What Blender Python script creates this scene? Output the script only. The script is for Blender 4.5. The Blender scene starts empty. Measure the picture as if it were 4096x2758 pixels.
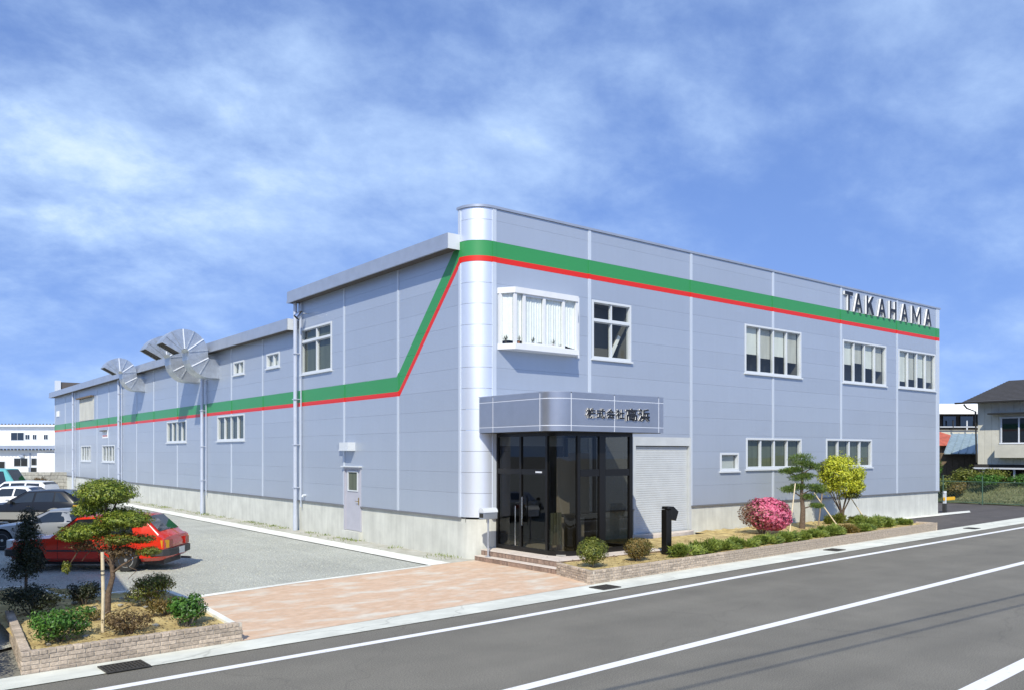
import bpy, bmesh, math, random
import numpy as np
from mathutils import Vector, Matrix
rad = math.radians
scene = bpy.context.scene
col = scene.collection

# ------------------------------------------------------------------ camera
CAM = (-13.095, -18.274, 2.9)
FW = (0.61896, 0.78542)      # viewing direction on the ground plan
RT = (0.78542, -0.61896)     # to the right of it
cd = bpy.data.cameras.new('camera')
cam = bpy.data.objects.new('camera', cd)
col.objects.link(cam)
cam.location = CAM
cam.rotation_euler = (rad(90), 0, rad(51.76 - 90))
cd.sensor_width = 36.0
cd.lens = 36.0 * 3330.0 / 4096.0
cd.shift_y = (1810.0 - 1379.0) / 4096.0
cd.clip_start = 0.1
cd.clip_end = 3000
scene.camera = cam

# ------------------------------------------------------------------ light
SUN_TRAVEL = Vector((0.86, 0.90, -1.18)).normalized()
SUN_EL = math.asin(-SUN_TRAVEL.z)
world = bpy.data.worlds.new('World')
scene.world = world
world.use_nodes = True
nt = world.node_tree
for n in list(nt.nodes):
    nt.nodes.remove(n)
def wn(t, **kw):
    n = nt.nodes.new(t)
    for k, v in kw.items():
        setattr(n, k, v)
    return n
sky = wn('ShaderNodeTexSky', sky_type='NISHITA', sun_disc=False)
sky.sun_elevation = SUN_EL
sky.sun_rotation = math.atan2(-SUN_TRAVEL.x, -SUN_TRAVEL.y)
sky.altitude = 50
sky.air_density = 1.0
sky.dust_density = 0.35
sky.ozone_density = 3.0
tc = wn('ShaderNodeTexCoord')
sep = wn('ShaderNodeSeparateXYZ')
nt.links.new(tc.outputs['Generated'], sep.inputs[0])
lift = wn('ShaderNodeVectorMath', operation='MULTIPLY_ADD')
nt.links.new(tc.outputs['Generated'], lift.inputs[0])
lift.inputs[1].default_value = (1, 1, 0.75)
lift.inputs[2].default_value = (0, 0, 0.30)
nrm = wn('ShaderNodeVectorMath', operation='NORMALIZE')
nt.links.new(lift.outputs[0], nrm.inputs[0])
nt.links.new(nrm.outputs[0], sky.inputs['Vector'])
def wmath(op, a, b=None, clamp=False):
    n = wn('ShaderNodeMath', operation=op)
    n.use_clamp = clamp
    for i, v in enumerate((a, b)):
        if v is None:
            continue
        if isinstance(v, (int, float)):
            n.inputs[i].default_value = v
        else:
            nt.links.new(v, n.inputs[i])
    return n.outputs[0]
den = wmath('ADD', wmath('MAXIMUM', sep.outputs[2], 0.0), 0.42)
cu = wmath('DIVIDE', sep.outputs[0], den)
cv = wmath('DIVIDE', sep.outputs[1], den)
comb = wn('ShaderNodeCombineXYZ')
nt.links.new(cu, comb.inputs[0])
nt.links.new(cv, comb.inputs[1])
def wnoise(scale, detail, rough, off, dist=0.0):
    m = wn('ShaderNodeMapping')
    m.inputs['Location'].default_value = off
    m.inputs['Rotation'].default_value = (0, 0, rad(38))
    m.inputs['Scale'].default_value = (1.0, 1.15, 1.0)
    nt.links.new(comb.outputs[0], m.inputs[0])
    n = wn('ShaderNodeTexNoise')
    n.inputs['Scale'].default_value = scale
    n.inputs['Detail'].default_value = detail
    n.inputs['Roughness'].default_value = rough
    n.inputs['Distortion'].default_value = dist
    nt.links.new(m.outputs[0], n.inputs['Vector'])
    return n.outputs[0]
big = wnoise(2.1, 3.0, 0.5, (3.1, 7.4, 0.0), 0.1)
fine = wnoise(6.0, 10.0, 0.62, (1.3, 2.2, 0.0), 0.1)
mixn = wmath('ADD', wmath('MULTIPLY', big, 0.62), wmath('MULTIPLY', fine, 0.38))
def cloud_bank(direction, width):
    d = Vector(direction).normalized()
    dp = wn('ShaderNodeVectorMath', operation='DOT_PRODUCT')
    nv = wn('ShaderNodeVectorMath', operation='NORMALIZE')
    nt.links.new(tc.outputs['Generated'], nv.inputs[0])
    nt.links.new(nv.outputs[0], dp.inputs[0])
    dp.inputs[1].default_value = d
    mr = wn('ShaderNodeMapRange', interpolation_type='SMOOTHSTEP')
    mr.inputs[1].default_value = width
    mr.inputs[2].default_value = 1.0
    nt.links.new(dp.outputs['Value'], mr.inputs[0])
    return mr.outputs[0]
bank = wmath('ADD', cloud_bank((0.20, 1.10, 0.42), 0.955), wmath('MULTIPLY', cloud_bank((0.17, 1.12, 0.12), 0.965), 0.7))
bank = wmath('ADD', bank, wmath('MULTIPLY', cloud_bank((0.62, 0.80, 0.48), 0.93), 0.4))
mixn = wmath('ADD', mixn, wmath('MULTIPLY', wmath('MULTIPLY', bank, fine), 0.15))
ramp = wn('ShaderNodeValToRGB')
ramp.color_ramp.interpolation = 'EASE'
ramp.color_ramp.elements[0].position = 0.40
ramp.color_ramp.elements[0].color = (0.14, 0.14, 0.14, 1)
ramp.color_ramp.elements[1].position = 0.80
ramp.color_ramp.elements[1].color = (0.95, 0.95, 0.95, 1)
nt.links.new(mixn, ramp.inputs[0])
tint = wn('ShaderNodeMixRGB', blend_type='MULTIPLY')
tint.inputs[0].default_value = 1.0
tint.inputs[2].default_value = (0.78, 1.08, 1.68, 1)
nt.links.new(sky.outputs[0], tint.inputs[1])
cl = wn('ShaderNodeMixRGB')
nt.links.new(ramp.outputs[0], cl.inputs[0])
nt.links.new(tint.outputs[0], cl.inputs[1])
cl.inputs[2].default_value = (4.9, 6.7, 9.6, 1)
haze_f = wmath('MULTIPLY', wmath('POWER', wmath('SUBTRACT', 1.0, wmath('MAXIMUM', sep.outputs[2], 0.0)), 5.0), 0.30)
hz = wn('ShaderNodeMixRGB')
nt.links.new(haze_f, hz.inputs[0])
nt.links.new(cl.outputs[0], hz.inputs[1])
hz.inputs[2].default_value = (5.0, 6.7, 9.4, 1)
cl = hz
core = wn('ShaderNodeMapRange', interpolation_type='SMOOTHSTEP')
core.inputs[1].default_value = 0.63
core.inputs[2].default_value = 0.92
nt.links.new(mixn, core.inputs[0])
cl2 = wn('ShaderNodeMixRGB')
nt.links.new(core.outputs[0], cl2.inputs[0])
nt.links.new(cl.outputs[0], cl2.inputs[1])
cl2.inputs[2].default_value = (7.6, 8.6, 9.8, 1)
cl = cl2
bg = wn('ShaderNodeBackground')
bg.inputs[1].default_value = 0.10
wo = wn('ShaderNodeOutputWorld')
nt.links.new(cl.outputs[0], bg.inputs[0])
nt.links.new(bg.outputs[0], wo.inputs[0])

sd = bpy.data.lights.new('sun', 'SUN')
sd.energy = 4.0
sd.angle = rad(0.5)
sd.color = (1.0, 0.945, 0.81)
sun = bpy.data.objects.new('sun', sd)
col.objects.link(sun)
sun.location = (-30, -30, 40)
sun.rotation_euler = SUN_TRAVEL.to_track_quat('-Z', 'Y').to_euler()
scene.view_settings.view_transform = 'Standard'
scene.view_settings.look = 'None'
scene.view_settings.gamma = 1.0
scene.view_settings.exposure = 0.28
scene.view_settings.use_curve_mapping = False

# ------------------------------------------------------------------ materials
M = {}
def mat(name, color, rough=0.6, metal=0.0, spec=0.5, var=0.0, vscale=3.0, bump=0.0, bscale=40.0, coat=0.0, col2=None,
        objvar=0.0, translucent=0.0, detail=6.0, stretch=None, ramp_pos=(0.35, 0.65)):
    m = bpy.data.materials.new(name)
    m.use_nodes = True
    t = m.node_tree
    b = t.nodes['Principled BSDF']
    b.inputs['Roughness'].default_value = rough
    b.inputs['Metallic'].default_value = metal
    b.inputs['Specular IOR Level'].default_value = spec
    b.inputs['Coat Weight'].default_value = coat
    c = (color[0], color[1], color[2], 1)
    b.inputs['Base Color'].default_value = c
    out = None
    if var > 0 or col2:
        geo = t.nodes.new('ShaderNodeNewGeometry')
        src = geo.outputs['Position']
        if stretch:
            mp = t.nodes.new('ShaderNodeMapping')
            mp.inputs['Scale'].default_value = stretch
            t.links.new(src, mp.inputs[0])
            src = mp.outputs[0]
        nz = t.nodes.new('ShaderNodeTexNoise')
        nz.inputs['Scale'].default_value = vscale
        nz.inputs['Detail'].default_value = detail
        nz.inputs['Roughness'].default_value = 0.6
        t.links.new(src, nz.inputs['Vector'])
        r = t.nodes.new('ShaderNodeValToRGB')
        r.color_ramp.elements[0].position = ramp_pos[0]
        r.color_ramp.elements[1].position = ramp_pos[1]
        if col2:
            r.color_ramp.elements[0].color = c
            r.color_ramp.elements[1].color = (col2[0], col2[1], col2[2], 1)
        else:
            r.color_ramp.elements[0].color = tuple(max(0, v * (1 - var)) for v in color) + (1,)
            r.color_ramp.elements[1].color = tuple(min(1, v * (1 + var)) for v in color) + (1,)
        t.links.new(nz.outputs[0], r.inputs[0])
        out = r.outputs[0]
    if objvar > 0:
        oi = t.nodes.new('ShaderNodeObjectInfo')
        mr = t.nodes.new('ShaderNodeMapRange')
        mr.inputs[3].default_value = 1 - objvar
        mr.inputs[4].default_value = 1 + objvar
        t.links.new(oi.outputs['Random'], mr.inputs[0])
        mx = t.nodes.new('ShaderNodeMixRGB')
        mx.blend_type = 'MULTIPLY'
        mx.inputs[0].default_value = 1
        if out:
            t.links.new(out, mx.inputs[1])
        else:
            mx.inputs[1].default_value = c
        t.links.new(mr.outputs[0], mx.inputs[2])
        out = mx.outputs[0]
    if out:
        t.links.new(out, b.inputs['Base Color'])
    if bump > 0:
        geo = t.nodes.new('ShaderNodeNewGeometry')
        nz = t.nodes.new('ShaderNodeTexNoise')
        nz.inputs['Scale'].default_value = bscale
        nz.inputs['Detail'].default_value = 4
        t.links.new(geo.outputs['Position'], nz.inputs['Vector'])
        bp = t.nodes.new('ShaderNodeBump')
        bp.inputs['Strength'].default_value = bump
        bp.inputs['Distance'].default_value = 0.02
        t.links.new(nz.outputs[0], bp.inputs['Height'])
        t.links.new(bp.outputs[0], b.inputs['Normal'])
    if translucent > 0:
        tr = t.nodes.new('ShaderNodeBsdfTranslucent')
        if out:
            t.links.new(out, tr.inputs[0])
        else:
            tr.inputs[0].default_value = c
        ms = t.nodes.new('ShaderNodeMixShader')
        ms.inputs[0].default_value = translucent
        mo = t.nodes['Material Output']
        t.links.new(b.outputs[0], ms.inputs[1])
        t.links.new(tr.outputs[0], ms.inputs[2])
        t.links.new(ms.outputs[0], mo.inputs[0])
    M[name] = m
    return m

def glass(name, tint, gl=0.06, rough=0.02, refl=1.0):
    m = bpy.data.materials.new(name)
    m.use_nodes = True
    t = m.node_tree
    t.nodes.remove(t.nodes['Principled BSDF'])
    tr = t.nodes.new('ShaderNodeBsdfTransparent')
    tr.inputs[0].default_value = (*tint, 1)
    g = t.nodes.new('ShaderNodeBsdfGlossy')
    g.inputs['Roughness'].default_value = rough
    g.inputs[0].default_value = (0.95*refl, 0.97*refl, refl, 1)
    lw = t.nodes.new('ShaderNodeLayerWeight')
    lw.inputs[0].default_value = 0.5
    pw = t.nodes.new('ShaderNodeMath')
    pw.operation = 'POWER'
    pw.inputs[1].default_value = 4.0
    t.links.new(lw.outputs['Facing'], pw.inputs[0])
    ad = t.nodes.new('ShaderNodeMath')
    ad.operation = 'MULTIPLY_ADD'
    ad.use_clamp = True
    ad.inputs[1].default_value = 0.9
    ad.inputs[2].default_value = 0.04 + gl
    t.links.new(pw.outputs[0], ad.inputs[0])
    ms = t.nodes.new('ShaderNodeMixShader')
    t.links.new(ad.outputs[0], ms.inputs[0])
    t.links.new(tr.outputs[0], ms.inputs[1])
    t.links.new(g.outputs[0], ms.inputs[2])
    t.links.new(ms.outputs[0], t.nodes['Material Output'].inputs[0])
    M[name] = m

def stripe_paint(name, base, rough, metal):
    """metallic cladding paint with the painted green and red band that climbs at the corner"""
    m = bpy.data.materials.new(name)
    m.use_nodes = True
    t = m.node_tree
    b = t.nodes['Principled BSDF']
    b.inputs['Roughness'].default_value = rough
    geo = t.nodes.new('ShaderNodeNewGeometry')
    sp = t.nodes.new('ShaderNodeSeparateXYZ')
    t.links.new(geo.outputs['Position'], sp.inputs[0])
    y, z = sp.outputs[1], sp.outputs[2]
    def mm(op, a, b_):
        n = t.nodes.new('ShaderNodeMath')
        n.operation = op
        for i, v in enumerate((a, b_)):
            if isinstance(v, (int, float)):
                n.inputs[i].default_value = v
            else:
                t.links.new(v, n.inputs[i])
        return n.outputs[0]
    def border(y0, zlow, zhigh):
        l = mm('ADD', mm('MULTIPLY', mm('SUBTRACT', y, y0), -1.055), zlow)
        return mm('MINIMUM', mm('MAXIMUM', l, zlow), zhigh)
    top = border(4.07, 5.24, 8.70)
    mid = border(3.97, 4.79, 8.28)
    bot = border(3.90, 4.645, 8.128)
    band = mm('MULTIPLY', mm('LESS_THAN', z, top), mm('GREATER_THAN', z, bot))
    isred = mm('LESS_THAN', z, mid)
    nz = t.nodes.new('ShaderNodeTexNoise')
    nz.inputs['Scale'].default_value = 0.6
    nz.inputs['Detail'].default_value = 5
    t.links.new(geo.outputs['Position'], nz.inputs['Vector'])
    oi = t.nodes.new('ShaderNodeObjectInfo')
    v = mm('ADD', mm('MULTIPLY', nz.outputs[0], 0.10), mm('MULTIPLY', oi.outputs['Random'], 0.05))
    mps = t.nodes.new('ShaderNodeMapping')
    mps.inputs['Scale'].default_value = (7, 7, 0.35)
    t.links.new(geo.outputs['Position'], mps.inputs[0])
    ns = t.nodes.new('ShaderNodeTexNoise')
    ns.inputs['Scale'].default_value = 1.0
    ns.inputs['Detail'].default_value = 6
    t.links.new(mps.outputs[0], ns.inputs['Vector'])
    v = mm('ADD', v, mm('MULTIPLY', ns.outputs[0], 0.06))
    v = mm('ADD', v, 0.895)
    bc = t.nodes.new('ShaderNodeMixRGB')
    bc.blend_type = 'MULTIPLY'
    bc.inputs[0].default_value = 1
    bc.inputs[1].default_value = (*base, 1)
    t.links.new(v, bc.inputs[2])
    gr = t.nodes.new('ShaderNodeMixRGB')
    t.links.new(isred, gr.inputs[0])
    gr.inputs[1].default_value = (0.035, 0.26, 0.075, 1)
    gr.inputs[2].default_value = (0.66, 0.018, 0.006, 1)
    fin = t.nodes.new('ShaderNodeMixRGB')
    t.links.new(band, fin.inputs[0])
    t.links.new(bc.outputs[0], fin.inputs[1])
    t.links.new(gr.outputs[0], fin.inputs[2])
    t.links.new(fin.outputs[0], b.inputs['Base Color'])
    t.links.new(mm('MULTIPLY', mm('SUBTRACT', 1.0, band), metal), b.inputs['Metallic'])
    wv = t.nodes.new('ShaderNodeTexNoise')
    wv.inputs['Scale'].default_value = 1.1
    wv.inputs['Detail'].default_value = 2
    t.links.new(geo.outputs['Position'], wv.inputs['Vector'])
    bp = t.nodes.new('ShaderNodeBump')
    bp.inputs['Strength'].default_value = 0.28
    bp.inputs['Distance'].default_value = 0.02
    t.links.new(wv.outputs[0], bp.inputs['Height'])
    t.links.new(bp.outputs[0], b.inputs['Normal'])
    M[name] = m

stripe_paint('cladding', (0.415, 0.460, 0.525), 0.36, 0.35)
stripe_paint('cladding_trim', (0.57, 0.62, 0.68), 0.4, 0.2)
stripe_paint('corner_sunlit', (0.74, 0.78, 0.84), 0.48, 0.62)  # cladding made lighter at the corner; sun highlight put into its base colour
mat('shell', (0.34, 0.35, 0.39), 0.8)
mat('concrete', (0.545, 0.55, 0.495), 0.85, var=0.09, vscale=1.3, bump=0.15, bscale=30)
mat('flashing', (0.22, 0.22, 0.22), 0.5, metal=0.4)
mat('fascia', (0.42, 0.45, 0.50), 0.35, metal=0.5, var=0.06, vscale=2)
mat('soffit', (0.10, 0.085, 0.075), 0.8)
mat('galvanised', (0.54, 0.57, 0.60), 0.36, metal=0.7, var=0.12, vscale=4)
mat('duct_rib', (0.85, 0.87, 0.9), 0.45, metal=0.1)
mat('duct_dark', (0.05, 0.042, 0.032), 0.85)
mat('white_frame', (0.60, 0.63, 0.65), 0.38)
mat('white_bay', (0.70, 0.71, 0.71), 0.45, var=0.03)
mat('interior', (0.13, 0.13, 0.12), 0.9)
mat('interior_light', (0.42, 0.40, 0.35), 0.9)
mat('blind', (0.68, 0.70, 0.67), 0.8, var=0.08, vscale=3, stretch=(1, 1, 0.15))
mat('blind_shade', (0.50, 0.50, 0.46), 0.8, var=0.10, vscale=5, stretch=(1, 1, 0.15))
mat('blind_dark', (0.10, 0.118, 0.085), 0.8, var=0.15, vscale=9, stretch=(1, 1, 0.08))
mat('curtain', (0.90, 0.92, 0.93), 0.85, var=0.05, vscale=8)
mat('black_frame', (0.012, 0.011, 0.010), 0.3, metal=0.3)
mat('bronze_frame', (0.05, 0.045, 0.035), 0.35, metal=0.4)
mat('shutter', (0.50, 0.525, 0.53), 0.45, var=0.05, vscale=2)
mat('canopy_metal', (0.40, 0.41, 0.44), 0.3, metal=0.72, var=0.05, vscale=1.5)
mat('joint_white', (0.62, 0.65, 0.70), 0.4)
mat('letter_face', (0.012, 0.012, 0.014), 0.35)
mat('letter_side', (0.78, 0.78, 0.76), 0.5)
mat('pipe', (0.52, 0.56, 0.64), 0.4, metal=0.2, var=0.04)
mat('door_paint', (0.42, 0.42, 0.47), 0.45, var=0.04)
mat('brass', (0.55, 0.40, 0.18), 0.35, metal=0.9)
mat('chrome', (0.75, 0.76, 0.78), 0.15, metal=1.0)
mat('brick', (0.43, 0.35, 0.265), 0.85, var=0.25, vscale=22, objvar=0.24, bump=0.5, bscale=60)
mat('mortar', (0.52, 0.46, 0.37), 0.9, var=0.15, vscale=8)
mat('step_tile', (0.27, 0.19, 0.145), 0.7, var=0.2, vscale=20, objvar=0.25)
mat('tread', (0.62, 0.54, 0.46), 0.8, var=0.1, vscale=5)
mat('asphalt', (0.170, 0.158, 0.127), 0.85, var=0.09, vscale=0.7, bump=0.35, bscale=120)
mat('asphalt_dark', (0.090, 0.080, 0.072), 0.85, var=0.12, vscale=1.2, bump=0.4, bscale=90)
mat('gutter_concrete', (0.63, 0.635, 0.55), 0.85, var=0.10, vscale=1.6, bump=0.1, bscale=60)
mat('road_paint', (0.78, 0.78, 0.77), 0.7, col2=(0.36, 0.36, 0.34), vscale=11, ramp_pos=(0.60, 0.80))
mat('ground', (0.25, 0.24, 0.20), 0.9, var=0.2, vscale=0.8)
mat('gravel', (0.40, 0.405, 0.35), 0.9, var=0.30, vscale=22, bump=1.0, bscale=32, detail=8)
mat('kerb', (0.74, 0.74, 0.66), 0.85, var=0.1, vscale=2)
mat('dirt', (0.36, 0.35, 0.28), 0.95, col2=(0.50, 0.49, 0.43), vscale=2.5, bump=0.5, bscale=30)
mat('soil', (0.32, 0.23, 0.09), 0.95, col2=(0.60, 0.47, 0.20), vscale=3.5, bump=0.8, bscale=26)
mat('bark', (0.13, 0.09, 0.06), 0.9, var=0.35, vscale=25, bump=0.8, bscale=40)
mat('bark_grey', (0.17, 0.15, 0.12), 0.9, var=0.35, vscale=25)
mat('stake', (0.62, 0.52, 0.34), 0.7, var=0.15, vscale=12)
mat('stake_dark', (0.30, 0.22, 0.14), 0.8, var=0.2, vscale=12)
mat('leaf_topiary', (0.040, 0.100, 0.010), 0.5, col2=(0.33, 0.38, 0.05), vscale=12, translucent=0.2, detail=3)
mat('leaf_dark', (0.010, 0.018, 0.006), 0.55, col2=(0.035, 0.045, 0.014), vscale=14, translucent=0.1)  # near-black leaf green; also carries the shade on the left bushes and hedge clump
mat('leaf_green', (0.025, 0.10, 0.012), 0.45, col2=(0.13, 0.27, 0.04), vscale=14, translucent=0.25, detail=3)
mat('leaf_brown', (0.06, 0.040, 0.016), 0.6, col2=(0.19, 0.12, 0.045), vscale=16, translucent=0.15, detail=3)
mat('leaf_mixed', (0.075, 0.080, 0.014), 0.55, col2=(0.27, 0.17, 0.04), vscale=10, translucent=0.2, detail=3)
mat('leaf_olive', (0.060, 0.095, 0.012), 0.5, col2=(0.25, 0.26, 0.04), vscale=14, translucent=0.2, detail=3)
mat('leaf_yellow', (0.24, 0.31, 0.02), 0.5, col2=(0.72, 0.71, 0.05), vscale=7, translucent=0.25, detail=4)
mat('leaf_pine', (0.030, 0.08, 0.012), 0.55, col2=(0.15, 0.21, 0.03), vscale=9, translucent=0.1, detail=3)
mat('leaf_juniper', (0.06, 0.11, 0.014), 0.55, col2=(0.30, 0.36, 0.06), vscale=6, translucent=0.15, detail=4)
mat('flower_pink', (0.55, 0.06, 0.15), 0.55, col2=(0.82, 0.27, 0.37), vscale=9, translucent=0.2, detail=3)
mat('leaf_azalea', (0.14, 0.06, 0.04), 0.6, col2=(0.26, 0.16, 0.09), vscale=9, translucent=0.15)
mat('tyre', (0.018, 0.018, 0.018), 0.8)
mat('rim', (0.62, 0.62, 0.60), 0.3, metal=0.7)
mat('car_red', (0.62, 0.028, 0.008), 0.22, coat=0.8, var=0.02)
mat('car_silver', (0.33, 0.335, 0.33), 0.28, metal=0.45, coat=0.6)
mat('car_black', (0.008, 0.009, 0.011), 0.3, spec=0.3, coat=0.25)
mat('car_lower', (0.36, 0.34, 0.29), 0.35, metal=0.5)
mat('car_white', (0.80, 0.80, 0.79), 0.28, coat=0.6)
mat('car_teal', (0.12, 0.42, 0.42), 0.35, coat=0.4)
mat('car_plastic', (0.04, 0.04, 0.04), 0.6)
mat('car_trim', (0.10, 0.10, 0.10), 0.5)
mat('amber', (0.60, 0.30, 0.02), 0.25)
mat('lamp_red', (0.35, 0.015, 0.01), 0.2)
mat('lamp_clear', (0.7, 0.7, 0.68), 0.1)
mat('plate', (0.72, 0.72, 0.66), 0.5)
glass('glass', (0.88, 0.90, 0.87), 0.01, refl=0.7)
glass('glass_dark', (0.46, 0.44, 0.38), 0.0, 0.01, refl=0.8)
glass('glass_car', (0.16, 0.18, 0.17), 0.08)
mat('car_inside', (0.02, 0.02, 0.02), 0.9)
mat('grate_iron', (0.075, 0.07, 0.06), 0.6, metal=0.5, var=0.2, vscale=20)
mat('hole', (0.008, 0.008, 0.008), 0.95)
mat('house_wall', (0.58, 0.56, 0.47), 0.85, var=0.06, vscale=2, objvar=0.05)
mat('roof_tile', (0.055, 0.052, 0.050), 0.7, var=0.15, vscale=5)
mat('bg_white', (0.80, 0.80, 0.78), 0.7, var=0.03)
mat('bg_dark', (0.035, 0.03, 0.026), 0.8)
mat('roof_red', (0.42, 0.10, 0.055), 0.6, var=0.2, vscale=3)
mat('roof_blue', (0.30, 0.38, 0.40), 0.45, metal=0.3, var=0.15, vscale=3)
mat('old_wood', (0.16, 0.115, 0.07), 0.85, var=0.25, vscale=6, stretch=(1, 1, 5))
mat('fence_green', (0.06, 0.12, 0.08), 0.5)
mat('grass', (0.10, 0.12, 0.045), 0.9, col2=(0.20, 0.20, 0.10), vscale=5)
mat('stone', (0.30, 0.29, 0.25), 0.9, var=0.2, vscale=6, objvar=0.2)
mat('yellow_paint', (0.75, 0.42, 0.02), 0.5)
mat('pole_concrete', (0.42, 0.41, 0.38), 0.9, var=0.1)
mat('cable', (0.02, 0.02, 0.02), 0.7)
mat('terracotta', (0.35, 0.14, 0.07), 0.8)

# paving: interlocking blocks, worn pink-orange with pale patches
def paving_material():
    m = bpy.data.materials.new('apron_paving')
    m.use_nodes = True
    t = m.node_tree
    b = t.nodes['Principled BSDF']
    b.inputs['Roughness'].default_value = 0.88
    geo = t.nodes.new('ShaderNodeNewGeometry')
    mp = t.nodes.new('ShaderNodeMapping')
    mp.inputs['Rotation'].default_value = (0, 0, rad(-4))
    t.links.new(geo.outputs['Position'], mp.inputs[0])
    br = t.nodes.new('ShaderNodeTexBrick')
    br.inputs['Scale'].default_value = 1.0
    br.inputs['Brick Width'].default_value = 0.22
    br.inputs['Row Height'].default_value = 0.11
    br.inputs['Mortar Size'].default_value = 0.005
    br.inputs['Mortar Smooth'].default_value = 0.3
    br.inputs['Color1'].default_value = (0.585, 0.395, 0.255, 1)
    br.inputs['Color2'].default_value = (0.64, 0.455, 0.31, 1)
    br.inputs['Mortar'].default_value = (0.58, 0.46, 0.34, 1)
    t.links.new(mp.outputs[0], br.inputs['Vector'])
    mp2 = t.nodes.new('ShaderNodeMapping')
    mp2.inputs['Scale'].default_value = (0.75, 1.5, 1)
    t.links.new(geo.outputs['Position'], mp2.inputs[0])
    nz = t.nodes.new('ShaderNodeTexNoise')
    nz.inputs['Scale'].default_value = 1.5
    nz.inputs['Detail'].default_value = 6
    t.links.new(mp2.outputs[0], nz.inputs['Vector'])
    r = t.nodes.new('ShaderNodeValToRGB')
    r.color_ramp.elements[0].position = 0.50
    r.color_ramp.elements[0].color = (0, 0, 0, 1)
    r.color_ramp.elements[1].position = 0.68
    r.color_ramp.elements[1].color = (0.9, 0.9, 0.9, 1)
    t.links.new(nz.outputs[0], r.inputs[0])
    mx = t.nodes.new('ShaderNodeMixRGB')
    t.links.new(r.outputs[0], mx.inputs[0])
    t.links.new(br.outputs[0], mx.inputs[1])
    mx.inputs[2].default_value = (0.66, 0.61, 0.50, 1)
    t.links.new(mx.outputs[0], b.inputs['Base Color'])
    bp = t.nodes.new('ShaderNodeBump')
    bp.inputs['Strength'].default_value = 0.3
    bp.inputs['Distance'].default_value = 0.01
    t.links.new(br.outputs['Fac'], bp.inputs['Height'])
    bp.invert = True
    t.links.new(bp.outputs[0], b.inputs['Normal'])
    M['apron_paving'] = m
paving_material()

def asphalt_detail():
    """add worn tracks, cracks and fine stone to the road asphalt"""
    m = M['asphalt']
    t = m.node_tree
    b = t.nodes['Principled BSDF']
    old = b.inputs['Base Color'].links[0].from_socket
    geo = t.nodes.new('ShaderNodeNewGeometry')
    mp = t.nodes.new('ShaderNodeMapping')
    mp.inputs['Rotation'].default_value = (0, 0, rad(-3.4))
    mp.inputs['Scale'].default_value = (0.10, 1.1, 1)
    t.links.new(geo.outputs['Position'], mp.inputs[0])
    nz = t.nodes.new('ShaderNodeTexNoise')
    nz.inputs['Scale'].default_value = 1.0
    nz.inputs['Detail'].default_value = 7
    t.links.new(mp.outputs[0], nz.inputs['Vector'])
    r = t.nodes.new('ShaderNodeMapRange')
    r.inputs[1].default_value = 0.3
    r.inputs[2].default_value = 0.7
    r.inputs[3].default_value = 0.90
    r.inputs[4].default_value = 1.10
    t.links.new(nz.outputs[0], r.inputs[0])
    fine = t.nodes.new('ShaderNodeTexNoise')
    fine.inputs['Scale'].default_value = 55
    fine.inputs['Detail'].default_value = 3
    t.links.new(geo.outputs['Position'], fine.inputs['Vector'])
    r2 = t.nodes.new('ShaderNodeMapRange')
    r2.inputs[1].default_value = 0.3
    r2.inputs[2].default_value = 0.7
    r2.inputs[3].default_value = 0.62
    r2.inputs[4].default_value = 1.38
    t.links.new(fine.outputs[0], r2.inputs[0])
    mlt = t.nodes.new('ShaderNodeMath')
    mlt.operation = 'MULTIPLY'
    t.links.new(r.outputs[0], mlt.inputs[0])
    t.links.new(r2.outputs[0], mlt.inputs[1])
    mx = t.nodes.new('ShaderNodeMixRGB')
    mx.blend_type = 'MULTIPLY'
    mx.inputs[0].default_value = 1
    t.links.new(old, mx.inputs[1])
    t.links.new(mlt.outputs[0], mx.inputs[2])
    t.links.new(mx.outputs[0], b.inputs['Base Color'])
asphalt_detail()

def wear(name, scale, amp, stretch, seed, rot=0.0):
    m = M[name]; t = m.node_tree; b = t.nodes['Principled BSDF']
    old = b.inputs['Base Color'].links[0].from_socket
    geo = t.nodes.new('ShaderNodeNewGeometry')
    mp = t.nodes.new('ShaderNodeMapping')
    mp.inputs['Location'].default_value = (seed, seed*.7, 0)
    mp.inputs['Rotation'].default_value = (0, 0, rot)
    mp.inputs['Scale'].default_value = stretch
    t.links.new(geo.outputs['Position'], mp.inputs[0])
    nz = t.nodes.new('ShaderNodeTexNoise')
    nz.inputs['Scale'].default_value = scale
    nz.inputs['Detail'].default_value = 8
    nz.inputs['Roughness'].default_value = 0.65
    t.links.new(mp.outputs[0], nz.inputs['Vector'])
    r = t.nodes.new('ShaderNodeMapRange')
    r.inputs[1].default_value = 0.32
    r.inputs[2].default_value = 0.68
    r.inputs[3].default_value = 1 - amp
    r.inputs[4].default_value = 1 + amp
    t.links.new(nz.outputs[0], r.inputs[0])
    mx = t.nodes.new('ShaderNodeMixRGB')
    mx.blend_type = 'MULTIPLY'
    mx.inputs[0].default_value = 1
    t.links.new(old, mx.inputs[1])
    t.links.new(r.outputs[0], mx.inputs[2])
    t.links.new(mx.outputs[0], b.inputs['Base Color'])
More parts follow.
